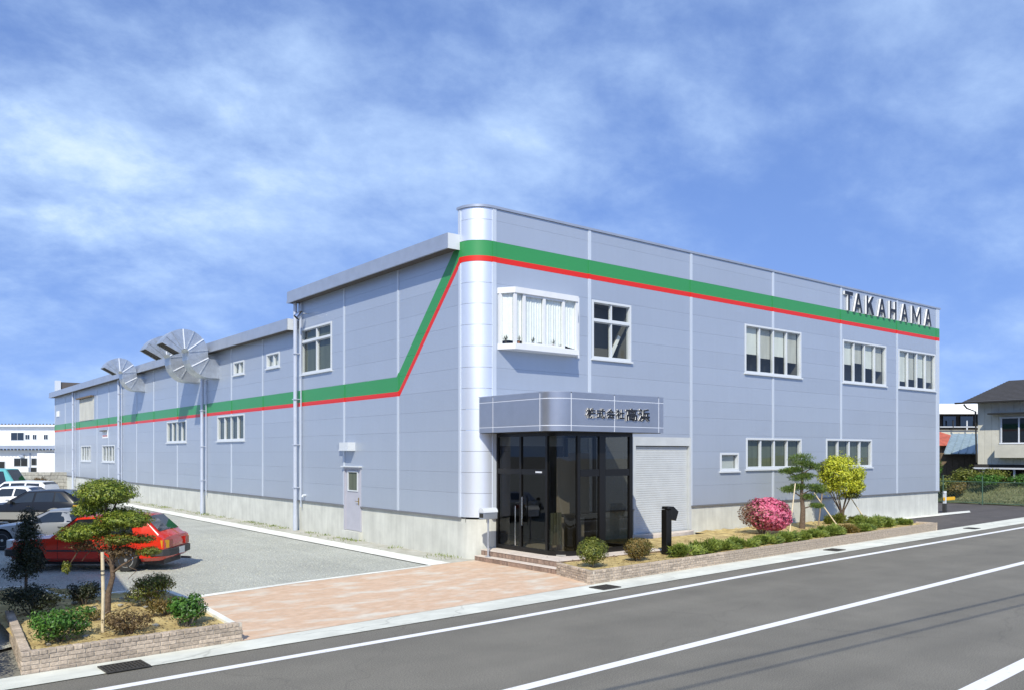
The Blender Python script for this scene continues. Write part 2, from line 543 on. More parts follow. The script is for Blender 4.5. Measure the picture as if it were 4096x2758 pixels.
def cracks(name, scale, width, dark):
    m = M[name]; t = m.node_tree; b = t.nodes['Principled BSDF']
    old = b.inputs['Base Color'].links[0].from_socket
    geo = t.nodes.new('ShaderNodeNewGeometry')
    ws = t.nodes.new('ShaderNodeTexNoise')
    ws.inputs['Scale'].default_value = 1.3
    ws.inputs['Detail'].default_value = 5
    t.links.new(geo.outputs['Position'], ws.inputs['Vector'])
    ad = t.nodes.new('ShaderNodeVectorMath')
    ad.operation = 'MULTIPLY_ADD'
    ad.inputs[1].default_value = (0.9, 0.9, 0)
    t.links.new(ws.outputs['Color'], ad.inputs[0])
    t.links.new(geo.outputs['Position'], ad.inputs[2])
    vo = t.nodes.new('ShaderNodeTexVoronoi')
    vo.feature = 'DISTANCE_TO_EDGE'
    vo.inputs['Scale'].default_value = scale
    t.links.new(ad.outputs[0], vo.inputs['Vector'])
    r = t.nodes.new('ShaderNodeMapRange')
    r.inputs[1].default_value = 0.0
    r.inputs[2].default_value = width
    r.inputs[3].default_value = dark
    r.inputs[4].default_value = 1.0
    t.links.new(vo.outputs['Distance'], r.inputs[0])
    mx = t.nodes.new('ShaderNodeMixRGB')
    mx.blend_type = 'MULTIPLY'
    mx.inputs[0].default_value = 1
    t.links.new(old, mx.inputs[1])
    t.links.new(r.outputs[0], mx.inputs[2])
    t.links.new(mx.outputs[0], b.inputs['Base Color'])
wear('asphalt', 0.5, 0.05, (1, 1, 1), 4.0)
cracks('asphalt', 0.16, 0.005, 0.86)
wear('asphalt_dark', 0.6, 0.16, (0.4, 1.6, 1), 2.0)
wear('gravel', 0.45, 0.14, (1, 1, 1), 9.0)
wear('gravel', 1.0, 0.07, (2.2, 0.12, 1), 5.0, rad(-38))
wear('gutter_concrete', 0.9, 0.12, (0.5, 2.2, 1), 3.0, rad(-3.4))
cracks('gutter_concrete', 0.35, 0.008, 0.75)
wear('kerb', 1.2, 0.14, (1, 1, 1), 6.0)
wear('apron_paving', 5.0, 0.08, (1, 1, 1), 1.0)
wear('concrete', 1.0, 0.09, (5, 5, 0.5), 7.0)
# ------------------------------------------------------------------ helpers
def tag(o, label=None, cat=None, group=None, kind=None):
    if label: o['label'] = label
    if cat: o['category'] = cat
    if group: o['group'] = group
    if kind: o['kind'] = kind
    return o
def empty(name, loc, rz=0.0):
    o = bpy.data.objects.new(name, None)
    o.empty_display_size = 0.3
    o.location = loc
    o.rotation_euler = (0, 0, rz)
    col.objects.link(o)
    return o
def thing(name, loc, label, cat, group=None, rz=0.0):
    return tag(empty(name, loc, rz), label, cat, group)
def base_of(p):
    while p.parent: p = p.parent
    return p
def link(name, me, parent=None, local=False):
    o = bpy.data.objects.new(name, me)
    col.objects.link(o)
    if parent:
        o.parent = parent
        if not local:
            b = base_of(parent)
            if b.location.length > 1e-6:
                me.transform(Matrix.Translation(-b.location))
    return o

class MB:
    def __init__(s):
        s.v = []; s.f = []; s.mi = []
    def quad(s, a, b, c, d, mi=0):
        n = len(s.v); s.v += [a, b, c, d]; s.f.append((n, n+1, n+2, n+3)); s.mi.append(mi)
        return s
    def poly(s, pts, mi=0):
        n = len(s.v); s.v += list(pts); s.f.append(tuple(range(n, n+len(pts)))); s.mi.append(mi)
    def box(s, x0, x1, y0, y1, z0, z1):
        x0, x1 = min(x0, x1), max(x0, x1); y0, y1 = min(y0, y1), max(y0, y1); z0, z1 = min(z0, z1), max(z0, z1)
        n = len(s.v)
        s.v += [(x0,y0,z0),(x1,y0,z0),(x1,y1,z0),(x0,y1,z0),(x0,y0,z1),(x1,y0,z1),(x1,y1,z1),(x0,y1,z1)]
        for q in ((3,2,1,0),(4,5,6,7),(0,1,5,4),(1,2,6,5),(2,3,7,6),(3,0,4,7)):
            s.f.append(tuple(n+i for i in q)); s.mi.append(0)
        return s
    def prism(s, poly, fn, t0, t1, side_mi=0, cap_mi=0):
        """poly: 2-D outline; fn(u, v, t) -> 3-D point"""
        n = len(s.v); k = len(poly)
        s.v += [fn(u, v, t0) for u, v in poly] + [fn(u, v, t1) for u, v in poly]
        s.f.append(tuple(range(n, n+k))); s.mi.append(cap_mi)
        s.f.append(tuple(n+k+i for i in reversed(range(k)))); s.mi.append(cap_mi)
        for i in range(k):
            j = (i+1) % k
            s.f.append((n+i, n+k+i, n+k+j, n+j)); s.mi.append(side_mi)
        return s
    def tube(s, pts, radii, n=8, cap=True):
        pts = [Vector(p) for p in pts]
        if isinstance(radii, (int, float)): radii = [radii]*len(pts)
        base = len(s.v); prev = None
        for i, p in enumerate(pts):
            d = (pts[min(i+1, len(pts)-1)] - pts[max(i-1, 0)]).normalized()
            if prev is None:
                a = d.orthogonal().normalized()
            else:
                a = (prev - d*prev.dot(d)).normalized()
            prev = a
            b = d.cross(a)
            for k in range(n):
                t = 2*math.pi*k/n
                s.v.append(tuple(p + (a*math.cos(t) + b*math.sin(t))*radii[i]))
        for i in range(len(pts)-1):
            for k in range(n):
                k2 = (k+1) % n
                s.f.append((base+i*n+k, base+i*n+k2, base+(i+1)*n+k2, base+(i+1)*n+k)); s.mi.append(0)
        if cap:
            s.f.append(tuple(base+k for k in reversed(range(n)))); s.mi.append(0)
            s.f.append(tuple(base+(len(pts)-1)*n+k for k in range(n))); s.mi.append(0)
        return s
    def lathe(s, prof, n=20, axis='y', c=(0,0,0)):
        """prof: (r, h) pairs; axis of revolution"""
        base = len(s.v)
        for r, h in prof:
            for k in range(n):
                t = 2*math.pi*k/n
                a, b = r*math.cos(t), r*math.sin(t)
                p = {'y': (a, h, b), 'z': (a, b, h), 'x': (h, a, b)}[axis]
                s.v.append((p[0]+c[0], p[1]+c[1], p[2]+c[2]))
        for i in range(len(prof)-1):
            for k in range(n):
                k2 = (k+1) % n
                s.f.append((base+i*n+k, base+i*n+k2, base+(i+1)*n+k2, base+(i+1)*n+k)); s.mi.append(0)
        s.f.append(tuple(base+k for k in reversed(range(n)))); s.mi.append(0)
        e = base+(len(prof)-1)*n
        s.f.append(tuple(e+k for k in range(n))); s.mi.append(0)
        return s
    def mesh(s, name, mats, recalc=True, smooth=None, bevel=0.0):
        me = bpy.data.meshes.new(name)
        me.from_pydata([tuple(v) for v in s.v], [], s.f)
        if not isinstance(mats, (list, tuple)): mats = [mats]
        for m in mats: me.materials.append(M[m])
        if len(mats) > 1: me.polygons.foreach_set('material_index', s.mi)
        if recalc or smooth is not None or bevel:
            bm = bmesh.new(); bm.from_mesh(me)
            if bevel:
                bmesh.ops.bevel(bm, geom=list(bm.edges), offset=bevel, segments=1, affect='EDGES', clamp_overlap=True)
            if recalc: bmesh.ops.recalc_face_normals(bm, faces=bm.faces)
            if smooth is not None:
                for f in bm.faces: f.smooth = True
                for e in bm.edges:
                    if len(e.link_faces) == 2 and e.calc_face_angle(0) > rad(smooth): e.smooth = False
            bm.to_mesh(me); bm.free()
        me.update()
        return me
    def build(s, name, mats, parent=None, local=False, **kw):
        return link(name, s.mesh(name, mats, **kw), parent, local)

def at(l, d, z=0.0):
    """a place l metres right of and d metres ahead of the street corner viewpoint"""
    return Vector((CAM[0] + d*FW[0] + l*RT[0], CAM[1] + d*FW[1] + l*RT[1], z))

def sheet(name, pts, z, m, kind='structure', parent=None):
    b = MB(); b.poly([(x, y, z) for x, y in pts])
    o = b.build(name, m, parent, recalc=False)
    if o.data.polygons[0].normal.z < 0: o.data.flip_normals()
    if kind: o['kind'] = kind
    return o
def strip(name, left, right, z, m, **kw):
    return sheet(name, left + right[::-1], z, m, **kw)

rng = np.random.default_rng(7)
random.seed(7)

# ------------------------------------------------------------------ ground and road
gs = MB(); gs.box(-400, 600, -300, 700, -0.4, -0.05)
g = gs.build('ground', 'ground'); g['kind'] = 'structure'
def ln(x, y0, s=0.06): return (x, y0 + s*x)
road = strip('road', [ln(-70, -5.55), ln(120, -5.55)], [ln(-70, -14.4), ln(120, -14.4)], 0.0, 'asphalt')
gut = strip('gutter', [(-40, -7.9), (-11.62, -5.84), (-8.42, -5.64), (-0.33, -4.95), (8.76, -4.27), (18.67, -3.63), (60, -1.2)],
            [(-40, -8.15), (-10.0, -6.36), (-3.71, -6.02), (7.17, -5.30), (23.95, -4.42), (60, -2.2)], 0.012, 'gutter_concrete')
strip('road_marking', [(-40, -8.92), (-9.85, -7.02), (-4.3, -6.73), (3.82, -6.10), (22.79, -5.0), (80, -1.7)],
      [(-40, -9.10), (-9.85, -7.19), (-4.35, -6.91), (3.6, -6.30), (22.3, -5.22), (80, -1.95)], 0.004, 'road_paint')
strip('road_marking', [(-50, -12.6), (-1.55, -9.90), (11.35, -9.24), (90, -5.1)], [(-50, -12.8), (-1.7, -10.10), (10.9, -9.47), (90, -5.35)], 0.004, 'road_paint')
strip('road_marking', [ln(-50, -13.50), ln(80, -13.50)], [ln(-50, -13.72), ln(80, -13.72)], 0.004, 'road_paint')
strip('pavement', [ln(-70, -14.15), ln(120, -14.15)], [ln(-70, -16.6), ln(120, -16.6)], 0.05, 'gutter_concrete')
# gravel yard with parked cars
sheet('gravel_yard', [(-40, -4.0), (-12.0, -4.4), (-7.9, -1.20), (-5.48, -0.74), (-1.50, -0.20), (-1.50, 75), (-60, 75)], 0.0, 'gravel')
sheet('kerb', [(-1.51, -0.18), (-0.82, -0.1), (-0.88, 62), (-1.52, 62)], 0.022, 'kerb')
sheet('verge', [(-0.86, -0.1), (0.3, 0.0), (0.3, 62), (-0.9, 62)], 0.006, 'dirt')
sheet('apron', [(-8.45, -5.66), (-8.0, -1.25), (-5.48, -0.70), (-1.52, -0.16), (-0.82, -0.09), (0.15, 0.0), (0.15, -3.36), (-0.30, -4.98)], 0.016, 'apron_paving')
sheet('kerb', [(-8.02, -1.42), (-7.98, -1.16), (-5.48, -0.66), (-1.52, -0.13), (-1.52, -0.28), (-5.45, -0.85)], 0.022, 'kerb')
sheet('driveway', [(18.8, -3.75), (60, -1.3), (60, 14), (26.0, 14), (26.0, 0.1), (18.8, 0.1)], 0.006, 'asphalt_dark')
sheet('kerb', [(17.6, -0.45), (29.4, -0.32), (30.6, 0.25), (26.9, 0.35), (17.6, -0.02)], 0.03, 'kerb')
# loose stones of the yard near the viewer
def pebbles(n, xr, yr, smin, smax, m, name):
    xs = rng.uniform(*xr, n); ys = rng.uniform(*yr, n)
    keep = (ys > -0.9 + 0.155*(xs+6.0) + 0.1) & (ys > -3.4 - 0.0*xs) & (xs < -1.6)
    xs, ys = xs[keep], ys[keep]
    b = MB()
    for x, y in zip(xs, ys):
        s = rng.uniform(smin, smax); a = rng.uniform(0, 6.28); h = s*rng.uniform(0.35, 0.8)
        p = [(x+s*math.cos(a+k*2.09)*rng.uniform(.7, 1.2), y+s*math.sin(a+k*2.09)*rng.uniform(.7, 1.2), 0.0) for k in range(3)]
        t = (x+rng.uniform(-.3, .3)*s, y+rng.uniform(-.3, .3)*s, h)
        n0 = len(b.v); b.v += p+[t]
        for q in ((0, 1, 3), (1, 2, 3), (2, 0, 3)): b.f.append(tuple(n0+i for i in q)); b.mi.append(0)
    o = b.build(name, m, recalc=False)
    return tag(o, 'grey crushed stone spread over the parking yard', 'gravel', kind='stuff')
mat('stone_chip', (0.25, 0.255, 0.215), 0.9, col2=(0.50, 0.51, 0.44), vscale=30, detail=2)
pebbles(30000, (-11.0, -1.6), (-1.2, 12.0), 0.008, 0.022, 'stone_chip', 'gravel')

# ------------------------------------------------------------------ factory building
B = thing('factory_building', (0, 0, 0), 'large silver clad factory with rounded corner and green and red stripe', 'building')
def TF(a, o, z): return (a, -o, z)       # front wall, o metres outwards
def TL(a, o, z): return (-o, a, z)       # yard wall
def fbox(mb, T, a0, a1, o0, o1, z0, z1):
    p, q = T(a0, o0, z0), T(a1, o1, z1)
    mb.box(p[0], q[0], p[1], q[1], p[2], q[2])
def subtract(r, holes):
    out = [r]
    for h in holes:
        nxt = []
        for (a0, a1, z0, z1) in out:
            if h[0] >= a1 or h[1] <= a0 or h[2] >= z1 or h[3] <= z0:
                nxt.append((a0, a1, z0, z1)); continue
            if h[0] > a0: nxt.append((a0, h[0], z0, z1))
            if h[1] < a1: nxt.append((h[1], a1, z0, z1))
            m0, m1 = max(a0, h[0]), min(a1, h[1])
            if h[2] > z0: nxt.append((m0, m1, z0, h[2]))
            if h[3] < z1: nxt.append((m0, m1, h[3], z1))
        out = nxt
    return [r for r in out if r[1]-r[0] > 0.012 and r[3]-r[2] > 0.012]

WF = [  # front windows: a0, a1, z0, z1, columns, transom z, style
    (4.40, 6.05, 5.78, 7.50, 2, 6.92, 'clear'),
    (11.95, 15.44, 5.80, 7.50, 4, None, 'blindA'),
    (18.46, 21.88, 5.80, 7.49, 4, None, 'blindB'),
    (23.00, 26.40, 5.80, 7.47, 4, None, 'blindC'),
    (12.03, 15.46, 2.34, 3.43, 4, None, 'frost'),
    (17.23, 20.69, 2.33, 3.45, 4, None, 'frost'),
    (10.55, 11.55, 2.29, 2.89, 1, None, 'vent')]
WL = [
    (8.56, 11.08, 5.84, 7.48, 2, 7.02, 'clear'),
    (13.13, 14.40, 6.33, 6.88, 2, None, 'blindD'),
    (16.94, 18.15, 6.33, 6.88, 2, None, 'blindD'),
    (16.91, 20.27, 3.47, 4.58, 4, None, 'frost'),
    (24.9, 28.2, 3.47, 4.55, 4, None, 'frost'),
    (39.73, 43.1, 2.33, 3.41, 4, None, 'frost'),
    (46.61, 49.85, 2.33, 3.42, 4, None, 'frost')]
BAY = (0.90, 3.62, 5.86, 7.36)
ENTR = (0.86, 3.25, 0.30, 3.10)
SHUT = (6.21, 8.97, 0.33, 3.42)
DOOR = (6.41, 7.58, 0.30, 2.42)
FH = [w[:4] for w in WF] + [ENTR, SHUT, BAY]
LH = [w[:4] for w in WL] + [DOOR]
rows = [1.14, 1.80] + [1.80 + 0.575*k for k in range(1, 14)] + [9.60]
FX = [0.70, 4.28, 8.98, 13.64, 18.31, 22.87, 26.62]
LY1 = [0.66, 4.0, 7.6, 11.20]
LY2 = [11.20, 14.85, 18.47, 22.40, 26.38, 30.74, 34.35, 37.85, 41.3, 44.69, 50.47, 55.83, 60.2]
GAP = 0.0017
def panel(T, a0, a1, z0, z1, holes):
    rs_ = subtract((a0, a1, z0, z1), holes)
    while rs_:                                   # pieces that still touch stay one panel
        grp = [rs_.pop()]; grew = True
        while grew:
            grew = False
            for r in list(rs_):
                if any(r[0] <= q[1]+1e-6 and r[1] >= q[0]-1e-6 and r[2] <= q[3]+1e-6 and r[3] >= q[2]-1e-6 for q in grp):
                    grp.append(r); rs_.remove(r); grew = True
        mb = MB()
        for r in grp: fbox(mb, T, r[0], r[1], -0.04, 0.0, r[2], r[3])
        mb.build('panel', 'cladding', B)
for i in range(len(FX)-1):
    for k in range(len(rows)-1):
        panel(TF, FX[i]+GAP, FX[i+1]-GAP, rows[k]+GAP, rows[k+1]-GAP, FH)
for ys, top in ((LY1, 8.55), (LY2, 7.60)):
    for i in range(len(ys)-1):
        for k in range(len(rows)-1):
            if rows[k] > top - 0.1: break
            panel(TL, ys[i]+GAP, ys[i+1]-GAP, rows[k]+GAP, min(rows[k+1], top)-GAP, LH)
# rounded corner panels
R = 0.62
for k in range(len(rows)-1):
    mb = MB()
    z0, z1 = rows[k]+0.004, rows[k+1]-0.004
    n = 14
    for i in range(n):
        t0, t1 = math.pi + math.pi/2*i/n, math.pi + math.pi/2*(i+1)/n
        p0 = (R + R*math.cos(t0), R + R*math.sin(t0)); p1 = (R + R*math.cos(t1), R + R*math.sin(t1))
        mb.quad((*p0, z0), (*p1, z0), (*p1, z1), (*p0, z1))
        q0 = (R + (R-.04)*math.cos(t0), R + (R-.04)*math.sin(t0)); q1 = (R + (R-.04)*math.cos(t1), R + (R-.04)*math.sin(t1))
        mb.quad((*p0, z1), (*p1, z1), (*q1, z1), (*q0, z1)); mb.quad((*q0, z0), (*q1, z0), (*p1, z0), (*p0, z0))
    me = mb.mesh('corner_panel', 'corner_sunlit', recalc=False)
    bm = bmesh.new(); bm.from_mesh(me); bmesh.ops.remove_doubles(bm, verts=bm.verts, dist=1e-5)
    for f in bm.faces: f.smooth = abs(f.normal.z) < 0.5
    for e in bm.edges:
        if len(e.link_faces) == 2 and e.calc_face_angle(0) > rad(35): e.smooth = False
    bm.to_mesh(me); bm.free()
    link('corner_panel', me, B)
# white joint strips
def jstrip(T, a, w, z0, z1, holes):
    for r in subtract((a-w/2, a+w/2, z0, z1), holes):
        mb = MB(); fbox(mb, T, r[0], r[1], -0.03, 0.018, r[2], r[3]); mb.build('joint_strip', 'cladding_trim', B)
jstrip(TF, 0.685, 0.13, 1.14, 9.60, [(0, 2, 3.46, 4.38)])
for a in FX[1:-1]: jstrip(TF, a, 0.11, 1.14, 9.60, FH + [(0.1, 4.3, 3.4, 4.44)])
jstrip(TF, 26.66, 0.30, 1.14, 9.60, [])
jstrip(TL, 0.665, 0.09, 1.14, 9.60, [])
for a in LY1[1:]: jstrip(TL, a, 0.10, 1.14, 8.5, LH)
for a in LY2[1:]: jstrip(TL, a, 0.09, 1.14, 7.55, LH)
# inner shell with the openings, window niches, other outer walls
mb = MB()
for T, x0, x1, top, holes in ((TF, 0.45, 26.80, 9.58, FH), (TL, 0.45, 11.3, 8.6, LH), (TL, 11.3, 60.2, 7.6, LH)):
    for r in subtract((x0, x1, 1.0, top), holes):
        mb.quad(T(r[0], -0.045, r[2]), T(r[1], -0.045, r[2]), T(r[1], -0.045, r[3]), T(r[0], -0.045, r[3]))
for (a0, a1, z0, z1), T, dp in [(h, TF, 0.9) for h in FH] + [(h, TL, 0.9) for h in LH]:
    if (a0, a1) == ENTR[:2]: dp = 3.5
    if (a0, a1) == SHUT[:2]: dp = 0.3
    o0, o1 = -0.045, -dp
    mb.quad(T(a0, o1, z0), T(a1, o1, z0), T(a1, o1, z1), T(a0, o1, z1))
    for u in (a0, a1): mb.quad(T(u, o0, z0), T(u, o1, z0), T(u, o1, z1), T(u, o0, z1))
    for u in (z0, z1): mb.quad(T(a0, o0, u), T(a1, o0, u), T(a1, o1, u), T(a0, o1, u))
mb.build('inner_wall', 'interior', B, recalc=False)
mb = MB()
mb.box(26.70, 26.815, 0.03, 30, 1.14, 9.55); mb.build('end_wall', 'cladding', B)
mb = MB(); mb.box(0.25, 26.7, 59.9, 60.15, 0.0, 7.7); mb.build('rear_wall', 'cladding', B)
# plinth
mb = MB()
for r in subtract((0.60, 26.72, 0.0, 1.09), FH): fbox(mb, TF, r[0], r[1], -0.35, -0.03, r[2], r[3])
mb.build('plinth', 'concrete', B)
mb = MB()
for r in subtract((0.60, 60.2, 0.0, 1.09), LH): fbox(mb, TL, r[0], r[1], -0.35, -0.03, r[2], r[3])
mb.build('plinth', 'concrete', B)
mb = MB(); pts = [(0.60 + 0.57*math.cos(math.pi+math.pi/2*i/12), 0.60 + 0.57*math.sin(math.pi+math.pi/2*i/12)) for i in range(13)] + [(0.6, 0.6)]
mb.prism(pts, lambda u, v, t: (u, v, t), 0, 1.088); mb.build('plinth', 'concrete', B, smooth=30)
mb = MB(); mb.box(26.45, 26.79, 0.04, 30, 0, 1.09); mb.build('plinth', 'concrete', B)
for T, a0, a1, holes in ((TF, 0.62, 26.82, FH), (TL, 0.62, 60.2, LH)):
    for r in subtract((a0, a1, 1.092, 1.138), holes):
        mb = MB(); fbox(mb, T, r[0], r[1], -0.05, 0.03, r[2], r[3]); mb.build('drip_flashing', 'flashing', B)
# parapet cap
path = [(26.90, -0.04)] + [(R + (R+.04)*math.cos(t), R + (R+.04)*math.sin(t)) for t in [1.5*math.pi - math.pi/2*i/12 for i in range(13)]] + [(-0.04, 0.78)]
inner = [(26.90, 0.34)] + [(R + .22*math.cos(t) , R + .22*math.sin(t)) for t in [1.5*math.pi - math.pi/2*i/12 for i in range(13)]] + [(0.40, 0.78)]
mb = MB()
n = len(path)
mb.v = [(x, y, 9.602) for x, y in path] + [(x, y, 9.602) for x, y in inner] + [(x, y, 9.67) for x, y in path] + [(x, y, 9.67) for x, y in inner]
for i in range(n-1):
    for q in ((i, i+1, n+i+1, n+i), (2*n+i, 3*n+i, 3*n+i+1, 2*n+i+1), (i, 2*n+i, 2*n+i+1, i+1), (n+i, n+i+1, 3*n+i+1, 3*n+i)):
        mb.f.append(q); mb.mi.append(0)
for i in (0, n-1):
    mb.f.append((i, n+i, 3*n+i, 2*n+i)); mb.mi.append(0)
mb.build('parapet_cap', 'fascia', B, smooth=40)
mb = MB(); mb.box(0.5, 26.7, 0.25, 0.33, 8.6, 9.60); mb.build('parapet_back', 'fascia', B)
mb = MB(); mb.box(0.0, 0.36, 0.66, 0.76, 8.5, 9.60); mb.build('parapet_back', 'cladding_trim', B)
# roofs and eaves of the two yard-side sections
for y0, y1, zs, zt in ((0.66, 11.42, 8.48, 8.90), (11.42, 60.4, 7.50, 7.92)):
    mb = MB(); mb.box(-0.40, 26.6, y0+0.02, y1-0.02, zt-0.12, zt-0.03); mb.build('roof', 'fascia', B)
    mb = MB(); mb.box(-0.385, -0.005, y0+0.02, y1-0.03, zs+0.03, zs+0.09); mb.build('soffit', 'soffit', B)
    mb = MB(); mb.box(-0.42, -0.40, y0, y1, zs+0.075, zt); mb.build('eave_fascia', 'fascia', B)
    mb = MB(); mb.box(-0.445, -0.385, y0, y1, zs-0.005, zs+0.07); mb.build('eave_lip', 'fascia', B)
    mb = MB(); mb.box(-0.398, -0.01, y0-0.012, y0+0.01, zs+0.0, zt); mb.build('eave_end', 'white_frame', B)
    mb = MB(); mb.box(-0.398, -0.01, y1-0.01, y1+0.01, zs+0.0, zt); mb.build('eave_end', 'fascia', B)
mb = MB(); mb.box(0.02, 26.6, 11.35, 11.42, 7.5, 8.78); mb.build('gable_wall', 'cladding', B)
# rooftop screen at the far end
mb = MB(); mb.box(0.2, 8, 58.6, 58.8, 7.9, 8.75); s = mb.build('rooftop_screen', 'soffit', B)
mb = MB(); mb.box(-0.25, 0.15, 58.5, 58.9, 7.9, 8.85); mb.build('screen_post', 'white_frame', s)

# windows -------------------------------------------------------------
def window(T, w, parent=B):
    a0, a1, z0, z1, nc, tr, style = w
    fr = MB(); fw = 0.045
    fbox(fr, T, a0-0.02, a0+fw, -0.13, 0.022, z0-0.02, z1+0.02)
    fbox(fr, T, a1-fw, a1+0.02, -0.13, 0.022, z0-0.02, z1+0.02)
    fbox(fr, T, a0+fw+.001, a1-fw-.001, -0.13, 0.020, z1-fw, z1+0.02)
    fbox(fr, T, a0+fw+.001, a1-fw-.001, -0.13, 0.020, z0-0.02, z0+fw)
    win = fr.build('window', 'white_frame', parent)
    sl = MB(); fbox(sl, T, a0-0.06, a1+0.06, -0.02, 0.075, z0-0.07, z0-0.022); sl.build('sill', 'white_frame', win)
    bands = [(z0+fw, z1-fw)] if tr is None else [(z0+fw, tr-0.04), (tr+0.04, z1-fw)]
    if tr is not None:
        t_ = MB(); fbox(t_, T, a0+fw+.002, a1-fw-.002, -0.12, 0.012, tr-0.04, tr+0.04); t_.build('transom', 'white_frame', win)
    ia0, ia1 = a0+fw, a1-fw
    wd = (ia1-ia0)/nc
    for zi, (b0, b1) in enumerate(bands):
        for i in range(nc):
            p0, p1 = ia0+wd*i, ia0+wd*(i+1)
            off = -0.05 if i % 2 else -0.08
            if i:
                t_ = MB(); mw = 0.05 if (i % 2 or nc == 2) else 0.07
                fbox(t_, T, p0-mw/2, p0+mw/2, -0.12, -0.012, b0+.001, b1-.001); t_.build('mullion', 'white_frame', win)
            e = 0.024
            for q in ((p0+e, p1-e, b0+.002, b0+.002+e), (p0+e, p1-e, b1-e-.002, b1-.002)):
                s_ = MB(); fbox(s_, T, q[0], q[1], off-0.015, off+0.015, q[2], q[3])
                s_.build('sash_rail', 'white_frame', win)
            g_ = MB(); g_.quad(T(p0+0.025, off, b0+.03), T(p1-0.025, off, b0+.03), T(p1-0.025, off, b1-.03), T(p0+0.025, off, b1-.03))
            g_.build('pane', 'glass', win, recalc=False)
            hb = b1-b0
            drop = None; bm_ = 'blind'
            if style == 'blindA': drop = hb*(0.60, 0.66, 0.58, 0.69)[i]
            elif style == 'blindB': drop = hb*(0.56, 0.50, 0.60, 0.64)[i]
            elif style == 'blindC': drop = hb*(0.84, 0.76, 0.68, 0.79)[i]
            elif style == 'blindD': drop = hb*0.9; bm_ = 'blind'
            elif style == 'frost': drop = hb; bm_ = 'blind_dark'
            elif style == 'vent': drop = hb*0.99; bm_ = 'shutter'
            elif style == 'clear' and T is TL: drop = hb*1.0; bm_ = 'blind_dark'
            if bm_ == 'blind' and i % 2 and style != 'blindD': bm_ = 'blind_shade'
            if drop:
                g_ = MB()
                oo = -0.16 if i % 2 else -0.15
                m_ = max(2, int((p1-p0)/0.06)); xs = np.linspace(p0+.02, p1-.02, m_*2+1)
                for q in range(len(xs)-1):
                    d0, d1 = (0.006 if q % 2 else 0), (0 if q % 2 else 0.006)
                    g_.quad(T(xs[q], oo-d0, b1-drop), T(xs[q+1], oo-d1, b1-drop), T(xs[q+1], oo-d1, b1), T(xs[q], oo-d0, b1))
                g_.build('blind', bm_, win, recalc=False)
    return win
for w in WF: window(TF, w)
for w in WL: window(TL, w)
# things seen inside the first upper window: a leaning white board
# corner bay window -----------------------------------------------------
def bay():
    x0, x1, p = 0.82, 3.70, 0.42
    lo, hi = 5.80, 7.40
    plan_o = [(x0, 0.0), (1.09, p), (3.40, p), (x1, 0.0)]
    def ins(e):
        return [(x0+e, 0.0), (1.09+e*.7, p-e), (3.40-e*.7, p-e), (x1-e, 0.0)]
    body = MB()
    fn = lambda u, v, t: (u, -v, t)
    for z0, z1, grow in ((lo-0.05, lo+0.10, 0.03), (hi-0.12, hi+0.04, 0.03)):
        pl = [(x0-grow, 0.002), (1.09-grow*.6, p+grow), (3.40+grow*.6, p+grow), (x1+grow, 0.002)]
        body.prism(pl, fn, z0, z1)
    bw = body.build('bay_window', 'white_bay', B)
    sm = MB(); sm.prism([(x1+.035, .003), (x1+.035, .05), (x1+.12, .05), (x1+.12, .003)], fn, lo-.08, hi+.1); sm.build('side_trim', 'white_bay', bw)
    z0, z1 = lo+0.10, hi-0.12
    def post(a, v, w=0.035, d=0.035):
        m_ = MB(); m_.box(a-w, a+w, -v-d, -v+d, z0+.001, z1-.001); m_.build('post', 'white_bay', bw)
    for a, v in ((x0+.045, 0.04), (1.11, p-.04), (3.38, p-.04), (x1-.05, 0.04)): post(a, v, 0.04, 0.04)
    for a in (1.42, 2.15, 2.88): post(a, p-.04, 0.045, 0.03)
    for q in ((1.47, 2.10), (2.20, 2.83)):
        for za in (z0+.001, z1-.06): MB().box(q[0], q[1], -p+.02, -p+.05, za, za+.059).build('sash_rail', 'white_bay', bw)
    segs = [((x0+.08, 0.06), (1.08, p-.06))] + [((a, p-.045), (b, p-.045)) for a, b in ((1.16, 1.37), (1.47, 2.10), (2.20, 2.83), (2.93, 3.33))] + [((3.42, p-.06), (x1-.09, 0.07))]
    for (u0, v0), (u1, v1) in segs:
        g_ = MB(); g_.quad((u0, -v0, z0), (u1, -v1, z0), (u1, -v1, z1), (u0, -v0, z1)); g_.build('pane', 'glass', bw, recalc=False)
    # pleated net curtains just inside the glass
    for (u0, v0), (u1, v1) in [((x0+.06, .03), (1.10, p-.09)), ((1.10, p-.06), (3.40, p-.06)), ((3.40, p-.09), (x1-.06, .03))]:
        L = math.hypot(u1-u0, v1-v0); k = max(6, int(L/0.045)); g_ = MB()
        nx, ny = (v1-v0)/L, -(u1-u0)/L
        for i in range(k):
            def pt(j):
                t = j/k; s_ = 0.035 + (0.022 if j % 2 else 0.0) + .006*math.sin(j*1.7)
                return (u0+(u1-u0)*t + nx*s_*(-1 if False else 1)*0 + 0.0, -(v0+(v1-v0)*t) + s_)
            a, b = pt(i), pt(i+1)
            g_.quad((*a, z0+.07+.03*math.sin(i*.35)), (*b, z0+.07+.03*math.sin((i+1)*.35)), (*b, z1), (*a, z1))
        g_.build('curtain', 'curtain', bw, recalc=False)
    inn = MB()
    pl = [(x0+.02, -0.04), (x0+.06, 0.0), (1.12, p-.10), (3.37, p-.10), (x1-.06, 0.0), (x1-.02, -0.04)]
    inn.prism(pl, fn, z0-.02, z0+.012); inn.build('bay_board', 'white_bay', bw)
    return bw
bay_obj = bay()

